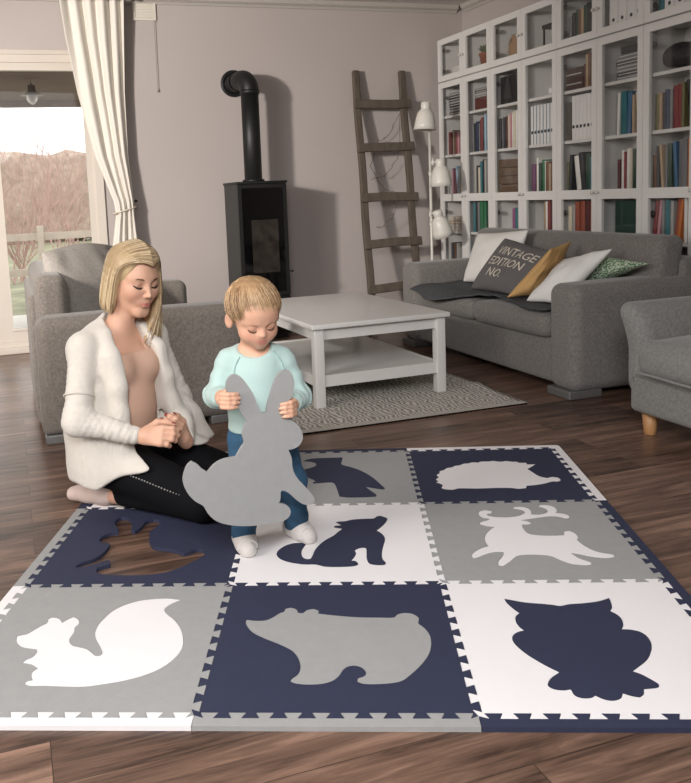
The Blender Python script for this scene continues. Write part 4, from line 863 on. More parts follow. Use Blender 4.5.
# ------------------------------------------------------------------ organic bodies: distance fields meshed with surface nets
class Sdf:
    def __init__(s, lo, hi, res):
        s.lo = np.array(lo, np.float32); s.res = res; n = np.ceil((np.array(hi)-np.array(lo))/res).astype(int)+1
        s.n = n; s.D = np.full(n, .3, np.float32); s.ax = [(s.lo[i]+res*np.arange(n[i])).astype(np.float32) for i in range(3)]
    def crop(s, lo, hi):
        a = [max(0, int((lo[i]-s.lo[i])/s.res)) for i in range(3)]; b = [min(s.n[i], int((hi[i]-s.lo[i])/s.res)+2) for i in range(3)]
        if any(b[i] <= a[i] for i in range(3)): return None
        sl = tuple(slice(a[i], b[i]) for i in range(3))
        return sl, s.ax[0][sl[0]][:, None, None], s.ax[1][sl[1]][None, :, None], s.ax[2][sl[2]][None, None, :]
    def op(s, sl, d, k, mode):
        A = s.D[sl]
        if mode == 'add':
            if k > 0:
                h = np.maximum(k-np.abs(A-d), 0)/k; s.D[sl] = np.minimum(A, d) - h*h*k*.25
            else: s.D[sl] = np.minimum(A, d)
        elif mode == 'sub':
            d = -d
            if k > 0:
                h = np.maximum(k-np.abs(A-d), 0)/k; s.D[sl] = np.maximum(A, d) + h*h*k*.25
            else: s.D[sl] = np.maximum(A, d)
    def cone(s, a, b, ra, rb, k=.02, mode='add'):
        a = np.array(a, float); b = np.array(b, float); m = max(ra, rb)+k+.02
        c = s.crop(np.minimum(a, b)-m, np.maximum(a, b)+m)
        if c is None: return
        sl, X, Y, Z = c; ab = b-a; L = max(float(ab@ab), 1e-9)
        t = np.clip(((X-a[0])*ab[0]+(Y-a[1])*ab[1]+(Z-a[2])*ab[2])/L, 0, 1)
        d = np.sqrt((X-a[0]-t*ab[0])**2+(Y-a[1]-t*ab[1])**2+(Z-a[2]-t*ab[2])**2) - (ra+(rb-ra)*t)
        s.op(sl, d.astype(np.float32), k, mode)
    def chain(s, P, R, k=.02, mode='add'):
        for i in range(len(P)-1): s.cone(P[i], P[i+1], R[i], R[i+1], k, mode)
    def ell(s, c, r, A=None, k=.02, mode='add'):
        """ellipsoid; A rows are its unit axes"""
        A = np.eye(3) if A is None else np.array(A, float); c = np.array(c, float); r = np.array(r, float)
        ext = np.sqrt(((A*r[:, None])**2).sum(0)) + k + .02
        q = s.crop(c-ext, c+ext)
        if q is None: return
        sl, X, Y, Z = q; X = X-c[0]; Y = Y-c[1]; Z = Z-c[2]
        u = [(A[i][0]*X+A[i][1]*Y+A[i][2]*Z) for i in range(3)]
        k0 = np.sqrt(sum((u[i]/r[i])**2 for i in range(3))); k1 = np.sqrt(sum((u[i]/r[i]**2)**2 for i in range(3)))
        d = np.where(k1 > 1e-6, k0*(k0-1)/np.maximum(k1, 1e-6), -r.min())
        s.op(sl, d.astype(np.float32), k, mode)
    def fn(s, f, lo, hi, k=0, mode='sub'):
        q = s.crop(lo, hi)
        if q is None: return
        sl, X, Y, Z = q; s.op(sl, np.broadcast_to(f(X, Y, Z), s.D[sl].shape).astype(np.float32), k, mode)
    def mesh(s, smooth=2):
        D = s.D; S = D < 0
        cs = np.zeros(tuple(s.n-1), np.uint8)
        offs = [(i, j, k) for i in (0, 1) for j in (0, 1) for k in (0, 1)]
        for o in offs: cs += S[o[0]:s.n[0]-1+o[0], o[1]:s.n[1]-1+o[1], o[2]:s.n[2]-1+o[2]]
        ids = np.argwhere((cs > 0) & (cs < 8)); idx = np.full(tuple(s.n-1), -1, np.int64); idx[tuple(ids.T)] = np.arange(len(ids))
        pos = np.zeros((len(ids), 3)); cnt = np.zeros(len(ids))
        for o in offs:
            for ax in range(3):
                if o[ax]: continue
                o2 = list(o); o2[ax] = 1
                da = D[ids[:, 0]+o[0], ids[:, 1]+o[1], ids[:, 2]+o[2]]; db = D[ids[:, 0]+o2[0], ids[:, 1]+o2[1], ids[:, 2]+o2[2]]
                m = (da < 0) != (db < 0); t = np.where(m, da/np.where(m, da-db, 1), 0)
                p = np.array(o, float)[None].repeat(len(ids), 0); p[:, ax] += t; pos += p*m[:, None]; cnt += m
        V = s.lo + s.res*(ids+pos/np.maximum(cnt, 1)[:, None])
        F = []
        for ax in range(3):
            b, c = (ax+1) % 3, (ax+2) % 3
            s0 = [slice(None)]*3; s1 = [slice(None)]*3; s0[ax] = slice(0, -1); s1[ax] = slice(1, None)
            A, B = S[tuple(s0)], S[tuple(s1)]
            e = np.argwhere(A != B); e = e[(e[:, b] > 0) & (e[:, c] > 0) & (e[:, b] < s.n[b]-1) & (e[:, c] < s.n[c]-1)]
            q = []
            for (ob, oc) in ((-1, -1), (0, -1), (0, 0), (-1, 0)):
                g = e.copy(); g[:, b] += ob; g[:, c] += oc; q.append(idx[tuple(g.T)])
            q = np.stack(q, 1); ins = A[tuple(e.T)]; q[~ins] = q[~ins][:, ::-1]; F.append(q)
        F = np.concatenate(F); F = F[(F >= 0).all(1)]
        for _ in range(smooth):
            acc = np.zeros_like(V); n = np.zeros(len(V))
            for i in range(4):
                j = (i+1) % 4
                for k_ in range(3): acc[:, k_] += np.bincount(F[:, i], V[F[:, j], k_], len(V)) + np.bincount(F[:, j], V[F[:, i], k_], len(V))
                n += np.bincount(F[:, i], minlength=len(V)) + np.bincount(F[:, j], minlength=len(V))
            V = V*.5 + .5*acc/np.maximum(n, 1)[:, None]
        return V, F
def np_object(name, V, F, mats, parent, colors=None):
    o0 = np.array(parent['_w']); me = bpy.data.meshes.new(name); V = V-o0
    me.vertices.add(len(V)); me.vertices.foreach_set('co', V.astype(np.float32).ravel())
    me.loops.add(len(F)*4); me.loops.foreach_set('vertex_index', F.astype(np.int32).ravel())
    me.polygons.add(len(F)); me.polygons.foreach_set('loop_start', np.arange(len(F), dtype=np.int32)*4)
    me.polygons.foreach_set('use_smooth', np.ones(len(F), bool))
    me.update(calc_edges=True); me.validate()
    for m_ in (mats if isinstance(mats, list) else [mats]): me.materials.append(m_)
    if colors is not None:
        a = me.color_attributes.new('Pigment', 'FLOAT_COLOR', 'POINT'); a.data.foreach_set('color', np.concatenate([colors, np.ones((len(V), 1))], 1).astype(np.float32).ravel())
    ob = bpy.data.objects.new(name, me); COL.objects.link(ob); ob['_w'] = tuple(o0); ob.parent = parent
    return ob
class Frame:
    """local axes: forward, left, up"""
    def __init__(s, o, F, L, U, sc=1): s.o = np.array(o, float); s.A = np.array([F, L, U], float); s.sc = sc
    def __call__(s, f, l, u): return s.o + s.sc*(f*s.A[0]+l*s.A[1]+u*s.A[2])
    def inv(s, V): return ((V-s.o) @ s.A.T)/s.sc
    def rot(s, pitch=0, yaw=0, roll=0, o=None, sc=1):
        """pitch: nose down; yaw: to own left; roll: own left ear towards the shoulder (degrees)"""
        p, y, r = np.radians([pitch, yaw, roll]); F, L, U = s.A
        F, L = F*np.cos(y)+L*np.sin(y), L*np.cos(y)-F*np.sin(y)
        F, U = F*np.cos(p)-U*np.sin(p), U*np.cos(p)+F*np.sin(p)
        L, U = L*np.cos(r)-U*np.sin(r), U*np.cos(r)+L*np.sin(r)
        return Frame(s.o if o is None else o, F, L, U, sc)
def mixcol(C, w, c):
    c = np.array(lin(c)[:3]); return C*(1-w[:, None])+c*w[:, None]
def gauss(Q, c, r): return np.exp(-(((Q-np.array(c))/np.array(r))**2).sum(1))
def catm(P, n):
    P = [np.array(p, float) for p in P]; out = []
    for i in range(len(P)-1):
        p0 = P[max(i-1, 0)]; p1 = P[i]; p2 = P[i+1]; p3 = P[min(i+2, len(P)-1)]
        for k in range(n):
            t = k/n; out.append(.5*(2*p1+(p2-p0)*t+(2*p0-5*p1+4*p2-p3)*t*t+(3*p1-p0-3*p2+p3)*t**3))
    out.append(P[-1]); return out

def adult_head(S, H, k=1):
    A = H.A; s = H.sc
    def E(c, r, kk=.02, mode='add', R=None): S.ell(H(*c), np.array(r)*s, A if R is None else R, kk*s, mode)
    def Cn(a, b, ra, rb, kk=.015, mode='add'): S.cone(H(*a), H(*b), ra*s, rb*s, kk*s, mode)
    E((-.012, 0, .03), (.094, .074, .086), .02)
    E((.022, 0, -.022), (.062, .058, .07), .03)
    for l in (-1, 1):
        Cn((-.004, .05*l, -.045), (.055, .016*l, -.094), .022, .017, .03)     # jaw
        E((.052, .036*l, -.026), (.026, .026, .026), .03)                     # cheek
        Cn((.066, .012*l, .023), (.052, .046*l, .022), .011, .010, .02)       # brow
    Cn((.064, -.008, -.1), (.064, .008, -.1), .0155, .0155, .02)              # chin
    for l in (-1, 1): E((.085, .031*l, .004), (.016, .018, .012), .012, 'sub')
    for l in (-1, 1): E((.0655, .031*l, .003), (.0135, .0155, .0125), .005)   # lid over the eyeball
    Cn((.080, 0, .016), (.0985, 0, -.026), .0055, .0068, .010)                 # nose bridge
    E((.0985, 0, -.029), (.0085, .0082, .0078), .006)
    for l in (-1, 1): E((.089, .0098*l, -.032), (.009, .0058, .0058), .005)
    E((.072, 0, -.056), (.017, .026, .018), .02)                              # muzzle
    for l in (-1, 1): Cn((.0885, .004*l, -.0560), (.0785, .0235*l, -.0580), .0046, .0026, .004)
    Cn((.0872, -.008, -.0675), (.0872, .008, -.0675), .0056, .0056, .005)
    for l in (-1, 1): Cn((.086, .008*l, -.0675), (.0785, .0225*l, -.0595), .0050, .0025, .004)
    Cn((.0955, -.012, -.0615), (.0955, .012, -.0615), .0022, .0022, .003, 'sub')
    for l in (-1, 1):
        R = H.rot(0, -18*l, 0).A
        E((-.012, .074*l, -.012), (.019, .008, .031), .006, 'add', R); E((-.008, .082*l, -.010), (.010, .006, .018), .005, 'sub', R)

skin_w = mat('fair_skin', 'd2a48c', .5, attr='Pigment', sss=.12, bump=.05, bscale=300)
# ---- the woman -------------------------------------------------------
WB = Frame((.325, 3.0, 0), (.71, -.704, 0), (.704, .71, 0), (0, 0, 1))
WT = WB.rot(0, -15, 0)
WH = WB.rot(15, -20, 3, o=WT(.085, .022, .822)+np.array((.024, .008, 0)), sc=1.02)
wroot = thing('person', 'blonde woman in a cream knitted cardigan kneeling on the puzzle mat beside the toddler', 'person', tuple(WB(0, 0, 0)))
J = dict(rsh=(.035, -.152, .598), rel=(.04, -.262, .375), rwr=(.222, -.168, .316), lsh=(.04, .155, .600), lel=(.12, .225, .345), lwr=(.285, .012, .25),
         rhip=(.01, -.088, .19), rkn=(.405, -.085, .085), ran=(-.02, -.08, .055), rto=(-.165, -.075, .034), lhip=(.01, .088, .19), lkn=(.42, .15, .085), lan=(-.05, .10, .055), lto=(-.17, .085, .036))
J = {k: (WT if k in ('rsh', 'lsh') else WB)(*v) for k, v in J.items()}
def w_torso(S, e, hips=True):
    """trunk, inflated by e"""
    A = WB.A
    S.ell(WB(.0, 0, .205), (.125+e, .165+e, .105+e), A, .05)
    S.ell(WT(.02, 0, .34), (.095+e, .125+e, .12+e), WT.A, .07)
    S.ell(WT(.07, 0, .375), (.085+e, .09+e, .10+e), WT.A, .06)              # softly rounded belly
    S.ell(WT(.03, 0, .505), (.098+e, .135+e, .13+e), WT.A, .06)
    for l in (-1, 1):
        S.ell(WT(.098, .062*l, .515), (.055+e, .058+e, .055+e), WT.A, .035)
        S.cone(WT(.02, .03*l, .632), WT(.035, .145*l, .602), .036+e, .040+e, .04)
FING = []
def w_hand(S, wr, tip_dir, side_dir, palm_n, curl):
    """palm_n: out of the back of the hand; side_dir: towards the thumb"""
    d = tip_dir/np.linalg.norm(tip_dir); t = side_dir-d*(side_dir@d); t /= np.linalg.norm(t); n = np.cross(d, t)
    if n @ palm_n < 0: n = -n
    S.cone(wr, wr+d*.03, .023, .024, .015)
    for i in range(4):
        o = (.027-.018*i)
        S.cone(wr+d*.02+t*o*.6, wr+d*.082+t*o, .0135, .0105, .012)
    for i, L in enumerate((.072, .08, .074, .058)):
        o = .027-.018*i; p = wr+d*(.084 if i < 3 else .076)+t*o; c = curl[i]; P = [p]; a = 0
        for s_, f in ((.45, .55), (.30, 1.0), (.25, .7)):
            a += c*f; dd = d*math.cos(a)-n*math.sin(a); p = p+dd*L*s_; P.append(p)
        S.chain(P, (.0095, .0088, .0078, .0062), .005); FING.append((P[-1], d*math.cos(a)-n*math.sin(a), n*math.cos(a)+d*math.sin(a)))
    p = wr+d*.025+t*.022-n*.004; q = p+(d*.6+t*.62-n*.25)*.045; r = q+(d*.9+t*.05-n*.28)*.036; e_ = r+(d*.85-t*.2-n*.3)*.026
    S.chain([p, q, r, e_], (.015, .0115, .0095, .0068), .008); FING.append((e_, d, t*.9+n*.3))

S = Sdf((.03, 2.55, .0), (.86, 3.26, 1.0), .003)
w_torso(S, 0)
adult_head(S, WH)
S.cone(WT(.03, 0, .63), WH(-.022, 0, -.05), .05, .045, .035)
for a, b, c in (('rsh', 'rel', 'rwr'), ('lsh', 'lel', 'lwr')): S.chain([J[a], J[b], J[c]], (.043, .034, .022), .02)
for a, b, c, d in (('rhip', 'rkn', 'ran', 'rto'), ('lhip', 'lkn', 'lan', 'lto')):
    S.cone(J[a], J[b], .085, .058, .03); S.cone(J[b]+np.array((0, 0, -.02)), J[c], .046, .03, .02); S.chain([J[c], (J[c]+J[d])/2, J[d]], (.03, .03, .02), .015)
for l, sx in ((-1, 1),): S.cone(WT(.06, .05*l, .600), WT(.045, .14*l, .612), .012, .012, .03)
w_hand(S, J['rwr'], WB.A[0]*.92+WB.A[1]*.12+WB.A[2]*.06, WB.A[2]*.9+WB.A[1]*.5, -WB.A[1]*.7+WB.A[2]*.45, (.75, .85, .95, 1.0))
w_hand(S, J['lwr'], WB.A[0]*.15-WB.A[1]*.7+WB.A[2]*.7, WB.A[2]*.6+WB.A[1]*.6, WB.A[0]*.9, (.6, .7, .8, .8))
S.fn(lambda X, Y, Z: Z-.014, *((-9,)*3, (9,)*3))
V, F = S.mesh(1)
Q = WH.inv(V); C = np.tile(np.array(lin('d4a68c')[:3]), (len(V), 1))
for l in (-1, 1): C = mixcol(C, .35*gauss(Q, (.065, .042*l, -.03), (.03, .022, .022)), 'cf8a78'); C = mixcol(C, .55*gauss(Q, (.075, .031*l, .006), (.03, .02, .007)), '9a6d5c')
C = mixcol(C, np.clip(1.5*gauss(Q, (.09, 0, -.0622), (.02, .0215, .0066)), 0, 1)*.8, 'b5625d')
for (p, d, n) in FING:
    r = V-(p+n*.003); w_ = np.clip(1.6*np.exp(-((np.linalg.norm(r, axis=1))/.0085)**2), 0, 1)*((V-p) @ n > .001); C = mixcol(C, w_, '7c1722')
np_object('body', V, F, skin_w, wroot, C)

# camisole
S = Sdf((.05, 2.6, .15), (.75, 3.35, .70), .0045); w_torso(S, .0045)
cutf = lambda f, B=None: (lambda X, Y, Z, B=B or WB: f((X-B.o[0])*B.A[0][0]+(Y-B.o[1])*B.A[0][1], (X-B.o[0])*B.A[1][0]+(Y-B.o[1])*B.A[1][1], Z))
ALL = ((-9,)*3, (9,)*3)
S.fn(cutf(lambda f, l, u: -(u - (.572 + 1.3*np.maximum(0, np.abs(l)-.055)**1.15*3.0)), WT), *ALL); S.fn(cutf(lambda f, l, u: u-.235), *ALL)
V, F = S.mesh(2); np_object('camisole', V, F, mat('nude_jersey', 'cfa993', .8, bump=.15, bscale=150), wroot)
# trousers
S = Sdf((-.10, 2.36, .0), (1.0, 3.40, .40), .0045)
S.ell(WB(-.005, 0, .205), (.134, .172, .11), WB.A, .05)
for l in (-1, 1): S.ell(WB(-.06, .075*l, .17), (.09, .09, .085), WB.A, .05)
for a, b, c in (('rhip', 'rkn', 'ran'), ('lhip', 'lkn', 'lan')):
    S.cone(J[a], J[b], .096, .068, .04); e_ = J[c]+(J[b]-J[c])*.22
    S.cone(J[b]+np.array((0, 0, -.012)), e_, .056, .04, .03)
S.fn(lambda X, Y, Z: Z-.0135, *ALL); S.fn(cutf(lambda f, l, u: -(u-.30-.0*f)), *ALL)
V, F = S.mesh(2); np_object('trousers', V, F, mat('black_denim', '0b0b0f', .9, spec=.2, bump=.25, bscale=160), wroot)
m = MB()
for k in range(34):
    f = k/33; p = WB(.03+.36*f, -.165+.035*f+.01*math.sin(f*5), .20-.09*f)
    d_ = WB(.03+.36*f, -.10, .18-.09*f)
    n_ = (p-d_)/np.linalg.norm(p-d_); q = J['rhip']+(J['rkn']-J['rhip'])*f; v_ = p-q; v_ /= np.linalg.norm(v_); p = q+v_*(.096-.028*f+.001)
    m.sbox(0, 0, 0, .006, .006, .006, .002, k=1, m=1, xf=Matrix.Translation(tuple(p)))
m.build('side_studs', mat('silver_stud', 'b7b5b2', .35, metal=.8), wroot)
# socks
S = Sdf((-.10, 2.80, .0), (.45, 3.40, .2), .004)
for a, c, d in (('rkn', 'ran', 'rto'), ('lkn', 'lan', 'lto')):
    S.chain([J[c]+(J[a]-J[c])*.05, J[c], (J[c]+J[d])/2+np.array((0, 0, .006)), J[d]], (.036, .0385, .038, .027), .02)
S.fn(lambda X, Y, Z: Z-.013, *ALL)
V, F = S.mesh(2); np_object('socks', V, F, mat('pale_pink_sock', 'd9c3ba', .9, bump=.3, bscale=200, kind='weave'), wroot)
# cardigan
S = Sdf((-.12, 2.42, .06), (.85, 3.42, .74), .0045)
w_torso(S, .014)
S.chain([WH(-.03, -.058, -.135), WT(.0, -.075, .632), J['rsh'], J['rel'], J['rwr']+(J['rel']-J['rwr'])*.08], (.024, .034, .046, .046, .031), .03)
S.chain([WH(-.03, .058, -.135), WT(.0, .075, .632), J['lsh'], J['lel'], J['lwr']+(J['lel']-J['lwr'])*.08], (.024, .034, .046, .045, .032), .03)
S.ell(WT(-.02, 0, .60), (.060, .09, .050), WT.A, .04)
for k in range(21):                                                     # lower body of the cardigan: a ring of soft folds
    a = math.radians(60+240*k/20); f0, l0 = .02+.100*math.cos(a), .130*math.sin(a); f1, l1 = .015+.135*math.cos(a), .175*math.sin(a)
    w_ = .004*math.sin(k*2.4)
    S.chain([WB(f0, l0, .43), WB(f1*.97, l1*.97, .29), WB(f1, l1, .10)], (.030+w_, .032+w_, .030+w_), .05)
# cloth resting over the top of the right thigh and hanging at the left flank
for l, a, b in ((-1, 'rhip', 'rkn'), (1, 'lhip', 'lkn')):
    S.cone(J[a]+np.array((0, 0, .012)), J[a]+(J[b]-J[a])*.78, .112, .096, .06)
S.chain([WT(.10, .14, .40), WB(.19, .19, .29), WB(.23, .235, .20)], (.034, .036, .03), .04)
for l, P in ((-1, [(.07, -.080, .64), (.125, -.098, .57), (.15, -.098, .47), (.145, -.095, .37), (.17, -.10, .27)]), (1, [(.07, .08, .64), (.125, .104, .57), (.145, .115, .47), (.145, .13, .37), (.17, .16, .27)])):
    S.chain([WT(*p) for p in P], (.024, .026, .026, .028, .03), .03)      # front edges
hem = lambda f, l: .128 + .40*np.maximum(0, f-.06) + .008*np.sin(f*30+l*16)
S.fn(cutf(lambda f, l, u: u-hem(f, l)), *ALL, k=.01)
S.fn(cutf(lambda f, l, u: .335+.05*(l > 0)-f), *ALL, k=.012)
lr = lambda u: np.interp(u, [.2, .3, .4, .5, .57, .62, .68], [-.082, -.074, -.070, -.074, -.076, -.070, -.05]); ll = lambda u: np.interp(u, [.2, .3, .4, .5, .57, .62, .68], [.12, .105, .092, .086, .080, .072, .055])
def opening(f, l, u):
    uu = u[0, 0] if u.ndim == 3 else u
    a = lr(uu)[None, None, :]; b = ll(uu)[None, None, :]
    return np.maximum(np.maximum(a-l, l-b), .02-f)
S.fn(cutf(opening, WT), *ALL, k=.012)
S.cone(WT(.03, 0, .63), WH(-.022, 0, -.05), .058, .056, .012, 'sub')
for a, b in (('rhip', 'rkn'), ('lhip', 'lkn')): S.cone(J[a]+(J[b]-J[a])*.3, J[b], .09, .078, .008, 'sub')
V, F = S.mesh(2)
knit = mat('cream_knit', 'e6dfd4', .95, bump=.55, bscale=95, kind='weave', sheen=.3, var=.03, vscale=30)
# soft wrinkles along the sleeves
sl_ = np.zeros(len(V))
for a, b, ph in (('rsh', 'rel', 0), ('rel', 'rwr', 2), ('lsh', 'lel', 1), ('lel', 'lwr', 3)):
    ab = J[b]-J[a]; t_ = ((V-J[a]) @ ab)/(ab@ab); d_ = np.linalg.norm(V-(J[a]+np.clip(t_, 0, 1)[:, None]*ab), axis=1); w_ = np.exp(-np.maximum(0, d_-.055)**2/.0002)*np.exp(-np.maximum(0, np.abs(t_-.55)-.4)**2/.02)
    sl_ += w_*(.0010*np.sin(t_*30+ph+V[:, 0]*60)*np.clip((t_-.35)*3, 0, 1)+.0006*np.sin(t_*61+ph*2-V[:, 2]*90))
Q = WT.inv(V); sl_ += .0022*np.sin(Q[:, 1]*60+Q[:, 2]*14)*np.exp(-np.maximum(0, Q[:, 2]-.40)**2/.01)*(np.abs(Q[:, 1]) < .21)
nrm = np.zeros_like(V); fn_ = np.cross(V[F[:, 2]]-V[F[:, 0]], V[F[:, 3]]-V[F[:, 1]])
for i in range(4):
    for k_ in range(3): nrm[:, k_] += np.bincount(F[:, i], fn_[:, k_], len(V))
nrm /= np.maximum(np.linalg.norm(nrm, axis=1), 1e-9)[:, None]
cg = np_object('cardigan', V+nrm*sl_[:, None], F, knit, wroot)
# raised seam ring above the right elbow
m = MB(); ab = J['rel']-J['rsh']; c_ = J['rsh']+ab*.66; d_ = ab/np.linalg.norm(ab); x_ = np.cross(d_, (0, 0, 1.)); x_ /= np.linalg.norm(x_); y_ = np.cross(d_, x_)
m.tube([tuple(c_+(x_*math.cos(a*PI/16)+y_*math.sin(a*PI/16))*.0500) for a in range(33)], .0035, n=6, caps=False); m.build('sleeve_seam', knit, cg)

# hair, brows, lashes
def add_brow(H, parent, m_, pts, r, name):
    for l in (-1, 1):
        mb = MB(); mb.tube([tuple(H(f, y*l, u)) for f, y, u in pts], r, n=6); mb.build(name, m_, parent)
brow_m = mat('brown_brow', '6e4f3a', .8); lash_m = mat('dark_lash', '1d1512', .7)
add_brow(WH, wroot, brow_m, [(.0832, .012, .0205), (.0818, .024, .0245), (.0750, .038, .0255), (.0640, .051, .019)], [.0020, .0031, .0028, .0014], 'eyebrow')
add_brow(WH, wroot, lash_m, [(.0780, .0165, -.0035), (.0806, .025, -.0062), (.0806, .032, -.0067), (.0770, .041, -.0048), (.0680, .051, .001)], [.0015, .0028, .0034, .0034, .0018], 'eyelash')
S = Sdf((.10, 2.62, .50), (.68, 3.25, 1.0), .0035); r = random.Random(21)
S.ell(WH(-.014, 0, .034), np.array((.098, .079, .090))*1.02, WH.A, .01)
S.ell(WH(.078, 0, -.035), np.array((.070, .080, .122))*1.02, WH.A, .01, 'sub')
S.fn(lambda X, Y, Z: (Z-WH(0, 0, -.03)[2])*1., *ALL)
def scalp(f, th, g=0):
    q = math.sqrt(max(.04, 1-((f+.014)/(.100+g))**2)); return (f, (.081+g)*q*math.sin(th), .034+(.092+g)*q*math.cos(th))
def w_lock(side, t, r):
    fa = .068-.146*t; fb = .016-.085*t
    p0 = scalp(fa, .16); p1 = scalp(fa*.72+fb*.28, side*.75); p2 = scalp(fb, side*1.45)
    lat = abs(p2[1])
    if side < 0: p3 = (fb*.95-.006, side*(lat+.003), -.06); end = -.108+r.uniform(-.010, .01); p4 = (fb*.85-.008, side*(lat-.002), end)
    else: p3 = (fb*.9+.026*(1-t), side*(lat+.006), -.075); end = -.205+r.uniform(-.055, .03); p4 = (fb*.6+.070*(1-t*.6), side*(lat+.004-.055*r.random()), end)
    return catm((p0, p1, p2, p3, p4), 4)
for side in (-1, 1):
    for k in range(36):
        P = [WH(*p) for p in w_lock(side, k/35+r.uniform(-.012, .012), r)]; n_ = len(P)
        rad = [(.0068+.0030*math.sin(PI*min(1, i/(n_-1)*1.2)))*(1 if i < n_-4 else (n_-i)/4.2)+.001 for i in range(n_)]
        S.chain(P, rad, .006)
def strands(H, name, parent, base, tints, gen, n, off, rad, c0, seed):
    """fine single hairs over the hair mass, in the same mesh"""
    V, F = base; ob = np_object(name, V, F, tints, parent); q = random.Random(seed); mb = MB()
    for i in range(n):
        P = gen(q); o = q.uniform(*off); pts = []
        jx = np.array([q.uniform(-.003, .003) for _ in range(3)])
        for j, p in enumerate(P):
            d = np.array((p[0]-c0[0], p[1]-c0[1], max(0, p[2]-c0[2]))); d /= max(1e-6, np.linalg.norm(d)); pts.append(tuple(H(*(np.array(p)+d*o+jx*(j/len(P)))))) 
        m_ = len(pts); mb.tube(pts, [rad*(1 if j < m_-3 else (m_-j)/3.4) for j in range(m_)], n=3, mi=q.choice((0, 1, 1, 2)), caps=False)
    o2 = mb.build('tmp', tints, parent); bm = bmesh.new(); bm.from_mesh(ob.data); bm.from_mesh(o2.data)
    for f in bm.faces: f.smooth = True
    bm.to_mesh(ob.data); bm.free(); bpy.data.objects.remove(o2); return ob
hair_t = [mat('blonde_mid', 'b39a76', .42, var=.12, vscale=30), mat('blonde_light', 'dcc6a2', .38), mat('blonde_dark', '80644a', .45)]
strands(WH, 'hair', wroot, S.mesh(2), hair_t, lambda q: w_lock(q.choice((-1, -1, 1)), q.uniform(-.07, 1), q), 1700, (.0080, .0118), .0015, (-.012, 0, .03), 3)
m = MB(); m.lathe([(0, -.004), (.003, -.003), (.004, 0), (.003, .003), (0, .004)], n=10, xf=Matrix.Translation(tuple(WH(-.006, -.086, -.045)))); m.build('earring', mat('gold', 'c9a560', .3, metal=1), wroot)

# ---- the toddler -----------------------------------------------------
TB = Frame((.69, 2.39, 0), (-.22, -.9755, 0), (.9755, -.22, 0), (0, 0, 1))
THd = TB.rot(20, 16, -3, o=np.array((.678, 2.362, .750)))
troot = thing('person', 'toddler in mint top and blue jeans standing on the mat holding a foam rabbit', 'person', (.69, 2.39, 0))
T = dict(rsh=(.602, 2.405, .606), rel=(.556, 2.395, .502), rwr=(.543, 2.262, .531), lsh=(.764, 2.375, .600), lel=(.808, 2.355, .480), lwr=(.752, 2.258, .486),
         rhip=(.645, 2.40, .345), rkn=(.630, 2.375, .205), ran=(.621, 2.395, .055), lhip=(.742, 2.385, .345), lkn=(.775, 2.375, .205), lan=(.800, 2.408, .055))
T = {k: np.array(v) for k, v in T.items()}
def t_torso(S, e):
    A = TB.A
    S.ell((.69, 2.395, .38), (.075+e, .085+e, .065+e), A, .04)
    S.ell((.687, 2.385, .45), (.080+e, .088+e, .085+e), A, .04)
    S.ell((.683, 2.39, .545), (.070+e, .088+e, .085+e), A, .04)
    S.cone((.65, 2.40, .616), (.722, 2.385, .613), .032+e, .032+e, .03)
def t_head(S, H):
    A = H.A
    E = lambda c, r, k=.015, mode='add', R=None: S.ell(H(*c), r, A if R is None else R, k, mode)
    E((-.010, 0, .022), (.087, .075, .073)); E((.035, 0, .024), (.045, .056, .048), .02)
    E((.022, 0, -.034), (.056, .053, .055), .025)
    for l in (-1, 1): E((.042, .032*l, -.043), (.027, .025, .025), .02); S.cone(H(.066, .012*l, .004), H(.052, .043*l, .002), .009, .008, .015)
    E((.058, 0, -.078), (.016, .017, .013), .02)
    for l in (-1, 1): E((.0795, .0275*l, -.014), (.012, .0155, .009), .010, 'sub'); E((.0615, .0275*l, -.0145), (.0125, .0145, .0112), .004)
    S.cone(H(.070, 0, -.008), H(.0835, 0, -.0315), .006, .0078, .010)
    for l in (-1, 1): E((.0765, .0085*l, -.0345), (.0075, .0058, .0055), .004)
    E((.063, 0, -.054), (.014, .022, .015), .024)
    for l in (-1, 1): S.cone(H(.0785, .003*l, -.0505), H(.0715, .0150*l, -.0562), .0045, .0024, .003)
    S.cone(H(.0765, -.005, -.0605), H(.0765, .005, -.0605), .0050, .0050, .004)
    S.cone(H(.0845, -.009, -.0555), H(.0845, .009, -.0555), .0017, .0017, .002, 'sub')
    for l in (-1, 1):
        R_ = H.rot(0, -22*l, 0).A; E((-.006, .077*l, -.018), (.017, .008, .025), .006, 'add', R_); E((-.001, .085*l, -.016), (.009, .006, .015), .004, 'sub', R_)
S = Sdf((.47, 2.16, .01), (.90, 2.52, .87), .003)
t_torso(S, 0); t_head(S, THd); S.cone((.684, 2.392, .60), THd(-.018, 0, -.05), .034, .036, .03)
for q in 'rl':
    S.chain([T[q+'sh'], T[q+'el'], T[q+'wr']], (.032, .027, .020), .02); S.chain([T[q+'hip'], T[q+'kn'], T[q+'an']], (.052, .04, .03), .03)
    S.cone(T[q+'an'], T[q+'an']+np.array((0, -.02, -.02)), .022, .018, .012)
